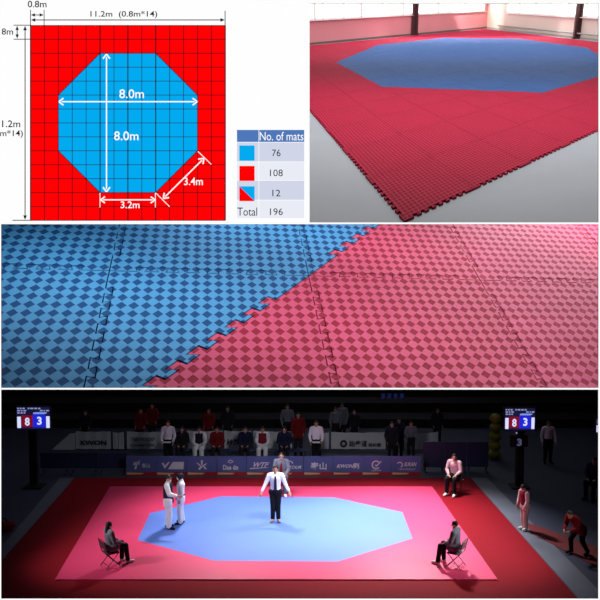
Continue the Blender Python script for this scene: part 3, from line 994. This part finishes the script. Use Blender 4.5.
def stand(bend=0.0, arms=((.10, 20, .0), (.10, 20, .0)), stance=.10, head=(0, 1, 0), step=0.0):
    """joints of a standing figure facing +Y"""
    J = {}
    J['pelvis'] = V((0, 0, .95))
    up = V((0, math.sin(bend), math.cos(bend)))
    J['up'] = up
    J['chest'] = J['pelvis'] + up * .34
    J['neck'] = J['pelvis'] + up * .53
    J['fwd'] = V((0, math.cos(bend), -math.sin(bend)))
    J['face'] = V(head).normalized()
    J['head'] = J['neck'] + up * .13 + J['face'] * .025
    for s, n in ((-1, 'L'), (1, 'R')):
        J['sh' + n] = J['pelvis'] + up * .475 + V((s * .185, 0, 0))
        J['hip' + n] = J['pelvis'] + V((s * .09, 0, -.03))
        st_ = step * s
        J['kn' + n] = V((s * stance, .03 + st_ * .55, .50))
        J['an' + n] = V((s * (stance + .01), st_ - .01, .085))
        J['toe' + n] = J['an' + n] + V((s * .04, .17, -.05))
    return J
def arm(J, n, elbow, wrist, palm=None):
    J['el' + n] = V(elbow); J['wr' + n] = V(wrist)
    J['palm' + n] = V(palm) if palm else V((0, 0, -1))
def seated(lean=.05, head=(0, 1, 0), knees=.13, seat=.50):
    J = {}
    J['pelvis'] = V((0, -.02, seat + .115))
    up = V((0, math.sin(lean), math.cos(lean)))
    J['up'] = up
    J['chest'] = J['pelvis'] + up * .32
    J['neck'] = J['pelvis'] + up * .51
    J['fwd'] = V((0, math.cos(lean), -math.sin(lean)))
    J['face'] = V(head).normalized()
    J['head'] = J['neck'] + up * .13 + J['face'] * .025
    for s, n in ((-1, 'L'), (1, 'R')):
        J['sh' + n] = J['pelvis'] + up * .455 + V((s * .185, 0, 0))
        J['hip' + n] = J['pelvis'] + V((s * .09, .02, -.015))
        J['kn' + n] = V((s * knees, .43, seat + .075))
        J['an' + n] = V((s * knees, .42, .085))
        J['toe' + n] = J['an' + n] + V((s * .03, .17, -.05))
    arm(J, 'L', J['shL'] + V((-.06, .06, -.27)), V((-.13, .28, seat + .19)))
    arm(J, 'R', J['shR'] + V((.06, .06, -.27)), V((.13, .28, seat + .19)))
    return J

def hand(m, J, n, s, fine):
    wr, el = J['wr' + n], J['el' + n]
    d = (wr - el).normalized()
    pn = J['palm' + n]
    pn = (pn - d * pn.dot(d)).normalized()
    side = d.cross(pn).normalized() * s   # thumb side is -side or +side, kept towards the body front
    if side.dot(J['fwd']) < 0 : side = -side
    pc = wr + d * .05
    m.rcone(wr, wr + d * .085, .026, .036, 1.0, .55, side)
    if not fine:
        m.rcone(wr + d * .08, wr + d * .16, .034, .02, 1.0, .55, side)
        m.rcone(wr + d * .03 + side * .025, wr + d * .085 + side * .06, .013, .011)
        return
    for k, (o, L_) in enumerate(((.030, .072), (.010, .082), (-.010, .076), (-.029, .060))):
        b_ = wr + d * .085 + side * o
        k1 = b_ + d * L_ * .55 + side * (o * .25) + pn * .008
        k2 = k1 + (d * .75 + pn * .55).normalized() * L_ * .5
        m.rcone(b_, k1, .0115, .0105, n=8, cap=2); m.rcone(k1, k2, .0105, .009, n=8, cap=2)
    t0 = wr + d * .03 + side * .024
    t1 = t0 + (d * .6 + side * .75).normalized() * .045
    t2 = t1 + (d * .9 + side * .25 + pn * .2).normalized() * .035
    m.rcone(t0, t1, .016, .013, n=8, cap=2); m.rcone(t1, t2, .0125, .010, n=8, cap=2)

def person(J, loc, rot, label, wear, H=1.0, fine=False, group=None, hair='short', name='person', shoes=SHOE_W, skin=SKIN):
    """one continuous body; clothing and hair are children. wear: list of (kind, material)"""
    X = V((1, 0, 0))
    up, fwd, face = J['up'], J['fwd'], J['face']
    S = lambda p: V(p)
    m = MB()
    hd = J['head']
    right = face.cross(V((0, 0, 1))).normalized()
    hup = right.cross(face).normalized()
    hax = (right, face, hup)
    def torso(m, g=0.0, low=0.0):
        m.rcone(J['hipL'], J['hipR'], .105 + g, .105 + g)
        m.rcone(J['pelvis'] + up * -.02, J['pelvis'] + up * .16, .135 + g, .122 + g, 1.12, .86, X)
        m.rcone(J['pelvis'] + up * .14, J['chest'] + up * .06, .122 + g, .145 + g, 1.12, .82, X)
        m.rcone(J['chest'] + up * .04, J['chest'] + up * .12, .145 + g, .105 + g, 1.15, .8, X)
        m.rcone(J['shL'] + up * -.01, J['shR'] + up * -.01, .062 + g, .062 + g)
        m.rcone(J['shL'] * .35 + J['neck'] * .65, J['shL'], .055 + g, .06 + g); m.rcone(J['shR'] * .35 + J['neck'] * .65, J['shR'], .055 + g, .06 + g)
    torso(m)
    m.rcone(J['neck'] - up * .05, hd - hup * .05, .058, .052)
    m.ell(hd + hup * .025 - face * .01, (.076, .095, .096), hax)
    m.rcone(hd - hup * .03 + face * .02, hd - hup * .085 + face * .048, .062, .034, 1.0, .9, right)
    m.rcone(hd + face * .085 + hup * .015, hd + face * .103 - hup * .018, .010, .015, n=8)
    for s in (-1, 1):
        m.ell(hd + right * (s * .079) - hup * .002 - face * .005, (.011, .02, .032), hax, n=8)
    for s, n in ((-1, 'L'), (1, 'R')):
        m.rcone(J['sh' + n], J['el' + n], .055, .042); m.rcone(J['el' + n], J['wr' + n], .041, .028)
        hand(m, J, n, s, fine)
        m.rcone(J['hip' + n], J['kn' + n], .088, .058)
        m.rcone(J['kn' + n], J['kn' + n] * .65 + J['an' + n] * .35 - fwd * .012, .056, .055); m.rcone(J['kn' + n] * .65 + J['an' + n] * .35 - fwd * .012, J['an' + n], .055, .036)
        m.rcone(J['an' + n] + V((0, 0, -.04)), J['toe' + n] + V((0, 0, .0)), .04, .032, 1.05, .85, X)
    eyes = [hd + face * .088 + right * (s * .034) + hup * .022 for s in (-1, 1)]
    mouth = hd + face * .085 - hup * .052
    def paint(c):
        c = V(c)
        for e_ in eyes:
            q = c - e_
            if abs(q.dot(right)) < .016 and abs(q.dot(hup)) < .010 and q.dot(face) > -.03: return 1
        q = c - mouth
        if abs(q.dot(right)) < .024 and abs(q.dot(hup)) < .009 and q.dot(face) > -.03: return 2
        return 0
    vox = .0075 if fine else .014
    body = m.fused(name, vox, [skin, DARKEYE, LIP], None, 2, paint)
    body.location = loc; body.rotation_euler = (0, 0, rot); body.scale = (H, H, H)
    tag(body, label, 'person', group)
    cv = .011 if fine else .018
    # hair
    m = MB()
    if hair:
        m.ell(hd + hup * .042 - face * .022, (.086, .098, .092), hax)
        if hair == 'long':
            m.rcone(hd - face * .055, J['neck'] - fwd * .07 - up * .06, .085, .075, 1.0, .7, right)
        if hair != 'none':
            m.build('hair', HAIR, body)
    for kind, mt in wear:
        m = MB()
        if kind in ('shirt', 'jacket', 'dobok_top'):
            g = {'shirt': .014, 'jacket': .026, 'dobok_top': .028}[kind]
            torso(m, g)
            for n in 'LR':
                m.rcone(J['sh' + n], J['el' + n], .06 + g, .048 + g * .9)
                wr = J['wr' + n]; el = J['el' + n]
                m.rcone(el, el + (wr - el) * (.93 if kind != 'dobok_top' else .85), .046 + g * .9, .036 + g * .7)
            if kind != 'shirt':           # skirt of the jacket over the hips
                for n in 'LR':
                    a, b = J['hip' + n], J['kn' + n]
                    m.rcone(a, a + (b - a) * .28, .115 + g, .115 + g)
            m.rcone(J['neck'] - up * .03, J['neck'] + up * .015, .06 + g * .4, .056 + g * .3)
            o = m.fused({'shirt': 'shirt', 'jacket': 'jacket', 'dobok_top': 'uniform_top'}[kind], cv, [mt], body)
        elif kind in ('trousers', 'dobok_trousers'):
            g = .016 if kind == 'trousers' else .032
            m.rcone(J['hipL'], J['hipR'], .108 + g, .108 + g)
            m.rcone(J['pelvis'] - up * .03, J['pelvis'] + up * .09, .137 + g * .8, .128 + g * .6, 1.12, .88, X)
            for n in 'LR':
                m.rcone(J['hip' + n], J['kn' + n], .092 + g, .064 + g); m.rcone(J['kn' + n], J['an' + n] + V((0, 0, .02)), .064 + g, .05 + g)
            o = m.fused('trousers', cv, [mt], body)
        elif kind == 'shoes':
            for n in 'LR':
                m = MB()
                a, t = J['an' + n], J['toe' + n]
                d_ = (t - a); d_.z = 0
                m.rcone(a + V((0, 0, -.025)) - d_.normalized() * .03, t + V((0, 0, .005)), .053, .04, 1.0, .95, X)
                m.rcone(a + V((0, 0, -.02)), a + V((0, 0, .015)), .05, .046)
                for v in m.v: v.z = max(v.z, .004)
                m.build('shoe', mt, body)
        elif kind == 'tie':
            cz = J['chest']
            f0 = J['neck'] - up * .055 + fwd * .105; f1 = J['pelvis'] + up * .10 + fwd * .155; fm = J['chest'] + fwd * .150
            wv = lambda p, w_: (p - X * w_, p + X * w_)
            a, b_, c_, d_ = wv(f0, .026), wv(fm, .036), wv(f1, .045), wv(f1 - up * .06, .004)
            vs = [*a, *b_, *c_, *d_]
            vs2 = [p + fwd * .012 for p in vs]
            m.add(vs2, [(0, 2, 3, 1), (2, 4, 5, 3), (4, 6, 7, 5)]); m.add(vs, [(1, 3, 2, 0), (3, 5, 4, 2), (5, 7, 6, 4)])
            m.build('necktie', mt, body)
        elif kind == 'collar_shirt':
            f0 = J['neck'] - up * .02 + fwd * .075; f1 = J['chest'] - up * .02 + fwd * .158
            m.add([f0 - X * .06, f0 + X * .06, f1], [(0, 2, 1)]); m.add([f0 - X * .06 - fwd * .02, f0 + X * .06 - fwd * .02, f1 - fwd * .02], [(0, 1, 2)])
            m.build('shirt_front', mt, body)
        elif kind == 'belt':
            c_ = J['pelvis'] + up * .07
            m.rcone(c_ - up * .018, c_ + up * .018, .155, .155, 1.12, .9, X, n=24, cap=1); m.build('belt', mt, body)
            m = MB(); q = c_ + fwd * .15
            m.tube([q, q + X * .05 - up * .18 + fwd * .01], .014); m.tube([q, q - X * .05 - up * .17 + fwd * .01], .014); m.build('belt_end', mt, body)
        elif kind == 'guard':
            m.rcone(J['pelvis'] + up * .06, J['pelvis'] + up * .2, .165, .165, 1.14, .92, X)
            m.rcone(J['pelvis'] + up * .18, J['chest'] + up * .07, .165, .172, 1.14, .9, X)
            for n in 'LR':
                m.rcone(J['sh' + n] * .62 + J['neck'] * .38 + fwd * .06, J['sh' + n] * .62 + J['neck'] * .38 - fwd * .06 , .052, .052)
            m.fused('chest_guard', cv, [mt], body)
        elif kind == 'headgear':
            m.ell(hd + hup * .045 - face * .018, (.108, .118, .108), hax)
            for s in (-1, 1): m.rcone(hd + right * (s * .085) + hup * .02, hd + right * (s * .075) - hup * .06, .032, .03)
            m.fused('head_guard', .013, [mt], body)
        elif kind == 'visor':
            m.ell(hd + face * .075 - hup * .005, (.066, .04, .075), hax); m.build('face_visor', mt, body)
        elif kind == 'sheet':
            q = (J['wrL'] + J['wrR']) / 2 + fwd * .08
            m.box(q, (.3, .22, .012)); m.build('paper_sheet', mt, body)
    return body

def folding_chair(loc, rot, label, cm, group=None):
    e = empty('folding_chair', loc, label, 'chair', group, rot)
    m = MB(); m.rcone((-.17, 0, .44), (.17, 0, .44), .2, .2, 1, .07, (0, 1, 0)); 
    m = MB(); m.box((0, .0, .437), (.41, .38, .026)); m.box((0, .195, .428), (.38, .02, .03)); m.build('seat', cm, e)
    m = MB()
    vs = []
    for i in range(9):
        x = -.2 + .4 * i / 8
        y = -.215 - .02 * math.cos(x / .2 * PI / 2)
        for z, dy in ((.58, 0), (.82, -.055)):
            vs += [V((x, y + dy, z)), V((x, y + dy - .018, z))]
    fs = []
    for i in range(8):
        a = i * 4; b_ = a + 4
        fs += [(a, b_, b_ + 2, a + 2), (a + 1, a + 3, b_ + 3, b_ + 1), (a + 2, b_ + 2, b_ + 3, a + 3), (a, a + 1, b_ + 1, b_)]
    fs += [(0, 2, 3, 1), (32, 33, 35, 34)]
    m.add(vs, fs); m.build('backrest', cm, e)
    tm = mat('chair_tube', rgb(70, 62, 66), rough=.35, metal=.6)
    for s in (-1, 1):
        m = MB(); m.tube([V((s * .222, -.30, .86)), V((s * .222, -.20, .46)), V((s * .222, .20, .014))], .0125); m.build('front_leg', tm, e)
        m = MB(); m.tube([V((s * .205, .16, .425)), V((s * .205, -.24, .014))], .0125); m.build('rear_leg', tm, e)
    m = MB(); m.tube([V((-.222, -.30, .86)), V((.222, -.30, .86))], .0125); m.build('back_rail', tm, e)
    m = MB(); m.tube([V((-.222, .14, .10)), V((.222, .14, .10))], .01); m.build('crossbar', tm, e)
    m = MB(); m.tube([V((-.205, -.175, .09)), V((.205, -.175, .09))], .01); m.build('crossbar', tm, e)
    return e

def at(px, py, z=ZM + .002): return FP(px, py, z)
R = math.radians
# referee, arms held out to the sides
J = stand(stance=.075)
for s, n in ((-1, 'L'), (1, 'R')):
    arm(J, n, J['sh' + n] + V((s * .11, .03, -.25)), J['sh' + n] + V((s * .22, .12, -.45)), (0, 0, -1))
person(J, at(275.6, 521.4), PI, 'referee in white shirt, dark tie and black trousers holding both arms out', [('shirt', F_shirt), ('trousers', F_black), ('tie', F_navy), ('shoes', SHOE_T)], 1.01, True)
# competitor in a dark chest guard facing right
J = stand(stance=.10, head=(0, .95, -.2), step=.05)
arm(J, 'R', J['shR'] + V((.10, .10, -.24)), J['shR'] + V((.15, .36, -.27)), (-1, 0, 0))
arm(J, 'L', J['shL'] + V((-.09, -.02, -.28)), J['shL'] + V((-.08, .04, -.53)), (1, 0, 0))
person(J, at(168.4, 528.2), R(-92), 'athlete in white uniform and dark chest guard, one arm reaching forward', [('dobok_top', F_white), ('dobok_trousers', F_white), ('guard', F_hogu), ('belt', F_black), ('shoes', SHOE_B)], .94, True)
J = stand(stance=.09, head=(0.3, .9, -.1), step=-.03)
arm(J, 'R', J['shR'] + V((.09, -.02, -.28)), J['shR'] + V((.08, .04, -.53)), (-1, 0, 0))
arm(J, 'L', J['shL'] + V((-.07, -.04, -.28)), J['shL'] + V((-.05, .02, -.53)), (1, 0, 0))
person(J, at(181.2, 523.6), R(95), 'athlete in white uniform with head guard, partly behind the one in dark chest guard', [('dobok_top', F_white), ('dobok_trousers', F_white), ('headgear', F_hogu), ('visor', F_white), ('belt', F_black), ('shoes', SHOE_B)], .89, True)

chair_dark = mat('chair_dark_plastic', rgb(66, 50, 58), rough=.5)
chair_grey = mat('chair_grey_plastic', rgb(120, 112, 122), rough=.5)
# woman judge on the left, seen from behind, facing into the mat
def sit_on(px, py, rot, chair_label, plabel, wear, cmt, J, H=1.0, **kw):
    p = at(px, py)
    folding_chair(p, rot, chair_label, cmt).scale = (H, H, H)
    return person(J, p + V((0, 0, .0)), rot, plabel, wear, H, **kw)
J = seated(-.06, head=(.15, .95, -.22))
J['anR'] = V((.12, .50, .085)); J['toeR'] = J['anR'] + V((.02, .17, -.05))
sit_on(111.0, 565.6, R(-52), 'dark folding chair under the seated woman at the left of the mat', 'seated woman with long dark hair in a grey jacket, seen from behind', [('jacket', F_grey), ('trousers', F_black), ('shoes', SHOE_W)], chair_dark, J, .87, fine=True, hair='long')
J = seated(.06, head=(-.15, .95, -.15))
J['anL'] = V((-.14, .5, .085)); J['toeL'] = J['anL'] + V((-.02, .17, -.05))
sit_on(455.4, 566.2, R(58), 'grey folding chair under the seated man at the right of the mat', 'seated man with short dark hair in a grey jacket, facing left', [('jacket', F_grey), ('trousers', F_black), ('shoes', SHOE_W)], chair_grey, J, .89, fine=True)
J = seated(.02)
sit_on(281.4, 492.2, PI, 'folding chair of the judge seated behind the referee', 'seated judge in grey suit and tie directly behind the referee', [('jacket', F_grey), ('collar_shirt', F_shirt), ('tie', F_red), ('trousers', F_dgrey), ('shoes', SHOE_W)], chair_grey, J, 1.0, fine=True)
J = seated(.16, head=(-.3, .9, -.1))
p = FP(454.6, 492.4, .034)
folding_chair(p, R(150), 'folding chair on the dark red mat under the person in white shirt', chair_dark)
person(J, p, R(150), 'seated person in white shirt and dark trousers on the far right of the red mat', [('shirt', F_pink_lit), ('trousers', F_black), ('shoes', SHOE_W)], 1.0, fine=True)

# right side figures
J = stand(bend=.12, head=(0, .8, -.6), stance=.07)
arm(J, 'R', J['shR'] + V((.06, .02, -.28)), J['shR'] + V((.03, .12, -.50)), (-1, 0, 0)); arm(J, 'L', J['shL'] + V((-.06, .02, -.28)), J['shL'] + V((-.03, .12, -.50)), (1, 0, 0))
person(J, FP(524.6, 529.4, .034), R(110), 'athlete in pale uniform with lowered head standing at the right mat edge', [('dobok_top', F_pink_lit), ('dobok_trousers', F_pink_lit), ('guard', F_rhogu), ('shoes', SHOE_W)], .80, fine=True)
J = stand(bend=.75, head=(-.2, .9, -.35), stance=.16, step=.16)
J['pelvis'] = J['pelvis'] + V((0, 0, -.12))
for k_ in ('chest', 'neck', 'head', 'shL', 'shR', 'hipL', 'hipR'): J[k_] = J[k_] + V((0, -.02, -.12))
J['knL'] += V((0, .12, -.04)); J['knR'] += V((0, .08, -.04))
arm(J, 'R', J['shR'] + V((.04, .06, -.27)), J['shR'] + V((-.08, .25, -.34)), (-1, 0, 0)); arm(J, 'L', J['shL'] + V((-.04, .06, -.27)), J['shL'] + V((.06, .25, -.34)), (1, 0, 0))
person(J, FP(579, 553.6, .024), R(120), 'person in dark red jacket bending forward on the dark floor at right', [('jacket', F_red), ('trousers', F_black), ('shoes', SHOE_B)], .90, fine=True)
J = seated(.1)
p = FP(594, 497)
folding_chair(p, R(140), 'folding chair in the dark at the far right edge', chair_dark)
person(J, p, R(140), 'seated person in dark navy at the far right edge of the arena', [('jacket', F_navy), ('trousers', F_black), ('shoes', SHOE_B)], 1.0)
J = stand(); arm(J, 'L', J['shL'] + V((-.08, .02, -.28)), J['shL'] + V((-.08, .1, -.53)), (1, 0, 0)); arm(J, 'R', J['shR'] + V((.08, .02, -.28)), J['shR'] + V((.08, .1, -.53)), (-1, 0, 0))
person(J, FP(547.5, 463.4), PI, 'standing person in white top and dark trousers in the shadow right of the scoreboard', [('shirt', F_white), ('trousers', F_black), ('shoes', SHOE_B)], .97)

# ---- team benches behind the sponsor boards
e = empty('team_bench', (at_y(245, 460, 30.75).x, 30.75, 0), 'long dark bench behind the sponsor boards carrying the seated team members', 'bench')
bw = at_y(303, 460, 30.75).x - at_y(175, 460, 30.75).x
m = MB(); m.box((0, 0, .42), (bw, .36, .05)); m.build('bench_top', navy2, e)
for f in (-.47, -.16, .16, .47):
    m = MB(); m.box((bw * f, 0, .2), (.06, .3, .395)); m.build('leg', navy2, e)
def hang_arms(J):
    arm(J, 'L', J['shL'] + V((-.07, .02, -.28)), J['shL'] + V((-.03, .16, -.48)), (1, 0, 0)); arm(J, 'R', J['shR'] + V((.07, .02, -.28)), J['shR'] + V((.03, .16, -.48)), (-1, 0, 0))
    return J
YS = 30.7
def bg(px, kind, wear, label, H=1.0, Y=YS, rot=PI, J=None):
    J = J or (seated(.08, seat=.505) if kind == 'sit' else hang_arms(stand()))
    p = at_y(px, 460, Y); p.z = .0
    return person(J, p, rot, label, wear, H, group='team members behind the sponsor boards')
dk = fab('dull_black_cloth', 34, 34, 42)
bg(168.4, 'stand', [('shirt', F_white), ('trousers', F_black), ('sheet', F_white), ('shoes', SHOE_B)], 'standing volunteer in white top behind the board with white tick', 1.0, 30.2)
bg(182.4, 'sit', [('jacket', dk), ('trousers', dk), ('shoes', SHOE_B)], 'seated person all in black beside the standing volunteer on the left', 1.0)
bg(199.6, 'sit', [('dobok_top', F_white), ('dobok_trousers', F_white), ('guard', F_hogu), ('shoes', SHOE_W)], 'seated athlete in white uniform and dark chest guard on the bench', 1.0)
bg(217.4, 'sit', [('jacket', F_red), ('trousers', dk), ('shoes', SHOE_B)], 'seated person in dark red jacket on the bench', 1.0)
bg(245.4, 'sit', [('jacket', F_navy), ('trousers', dk), ('shoes', SHOE_B)], 'seated person in navy left of the athlete with red chest guard', 1.0)
bg(262.6, 'sit', [('dobok_top', F_white), ('dobok_trousers', F_white), ('guard', F_rhogu), ('shoes', SHOE_W)], 'seated athlete in white uniform and red chest guard on the bench', 1.0)
bg(284.4, 'sit', [('jacket', F_navy), ('trousers', dk), ('shoes', SHOE_B)], 'seated person in navy above the seated judge in grey suit', 1.0)
bg(298.2, 'stand', [('jacket', F_red), ('trousers', dk), ('shoes', SHOE_B)], 'standing person in dark red jacket left of the volunteer in white', 1.02, 31.5)
bg(316.2, 'stand', [('shirt', F_white), ('trousers', F_black), ('sheet', F_white), ('shoes', SHOE_B)], 'standing volunteer in white top behind the board with Chinese characters', 1.0, 30.2)
bg(391.6, 'stand', [('jacket', dk), ('trousers', dk), ('shoes', SHOE_B)], 'standing person in black right of the banner with round seal', .95, 30.4)
bg(398.6, 'stand', [('jacket', F_navy), ('trousers', dk), ('shoes', SHOE_B)], 'standing person in navy beside the one in black at the banner end', .93, 31.2)
bg(410.6, 'stand', [('shirt', F_grey), ('trousers', dk), ('shoes', SHOE_B)], 'standing person in grey shirt in front of the crumpled banner', .88, 31.0)
# spectators standing behind the banners
def aud(px, wear, label, H=.9, Y=33.2):
    J = hang_arms(stand())
    p = at_y(px, 445, Y); p.z = 0
    person(J, p, PI, label, wear, H, group='spectators behind the banners')
aud(86, [('jacket', dk), ('trousers', dk)], 'spectator in black above the banner lettered KWON', .85)
aud(141, [('jacket', F_red), ('trousers', dk)], 'spectator in dark red above the faint two-line banner, left one', .9)
aud(152.6, [('jacket', F_red), ('trousers', dk)], 'spectator in dark red above the faint two-line banner, right one', .92, 34.0)
aud(209, [('jacket', F_red), ('trousers', dk)], 'spectator in dark red behind the bench in the left half', .9)
aud(228, [('jacket', dk), ('trousers', dk)], 'spectator in black above the banner with slanted lettering', .95)
aud(287.4, [('shirt', F_grey), ('trousers', dk)], 'spectator in grey shirt with lit face above the bench', 1.0)
aud(335.4, [('shirt', F_grey), ('trousers', dk)], 'spectator in grey above the banner with round seal, left one', .93)
aud(342, [('jacket', F_grey), ('trousers', dk)], 'spectator in grey jacket above the banner with round seal, right one', .92, 34.1)
aud(354, [('jacket', dk), ('trousers', dk)], 'spectator in black above the Chinese lettering of the seal banner', .86)
aud(437, [('jacket', dk), ('trousers', dk)], 'spectator in black at the right end of the banner row', .9)
# small things on the floor
m = MB(); m.ell((0, 0, .15), (.38, .2, .15)); m.box((0, 0, .02), (.55, .28, .036))
e = m.fused('sports_bag', .02, [F_red]); e.location = FP(3, 531); e.rotation_euler = (0, 0, .5)
tag(e, 'dark red sports bag lying on the floor at the far left', 'bag')
m = MB(); m.tube([V((-.13, 0, .26)), V((-.08, 0, .37)), V((.08, 0, .37)), V((.13, 0, .26))], .018); m.build('handle', F_black, e)

# ---- arena lights
mc = (AM[0] + AM[1] + AM[2] + AM[3]) / 4
spot('arena_key_right', V((3.6, 26.6, 6.5)), FP(405, 526), 5400, 84, 1.0, .35, (1, .97, 1))
spot('arena_key_left', V((-2.6, 26.6, 6.5)), FP(235, 524), 2500, 84, 1.0, .35, (1, .97, 1))
spot('arena_front_middle', V((0.4, 22.3, 5.1)), FP(305, 520), 1100, 125, 1.0, .3, (1, .97, 1))
spot('arena_side_left', V((-9.5, 18.7, 4.8)), FP(165, 548), 1300, 52, 1.0, .3, (1, .97, 1))
spot('arena_side_right', V((9.5, 18.7, 4.8)), FP(410, 545), 1900, 52, 1.0, .3, (1, .97, 1))
area('arena_dim_fill', V((0, 29, 6.6)), V((0, 30, 0)), 40, 8, 110, (.75, .8, 1))
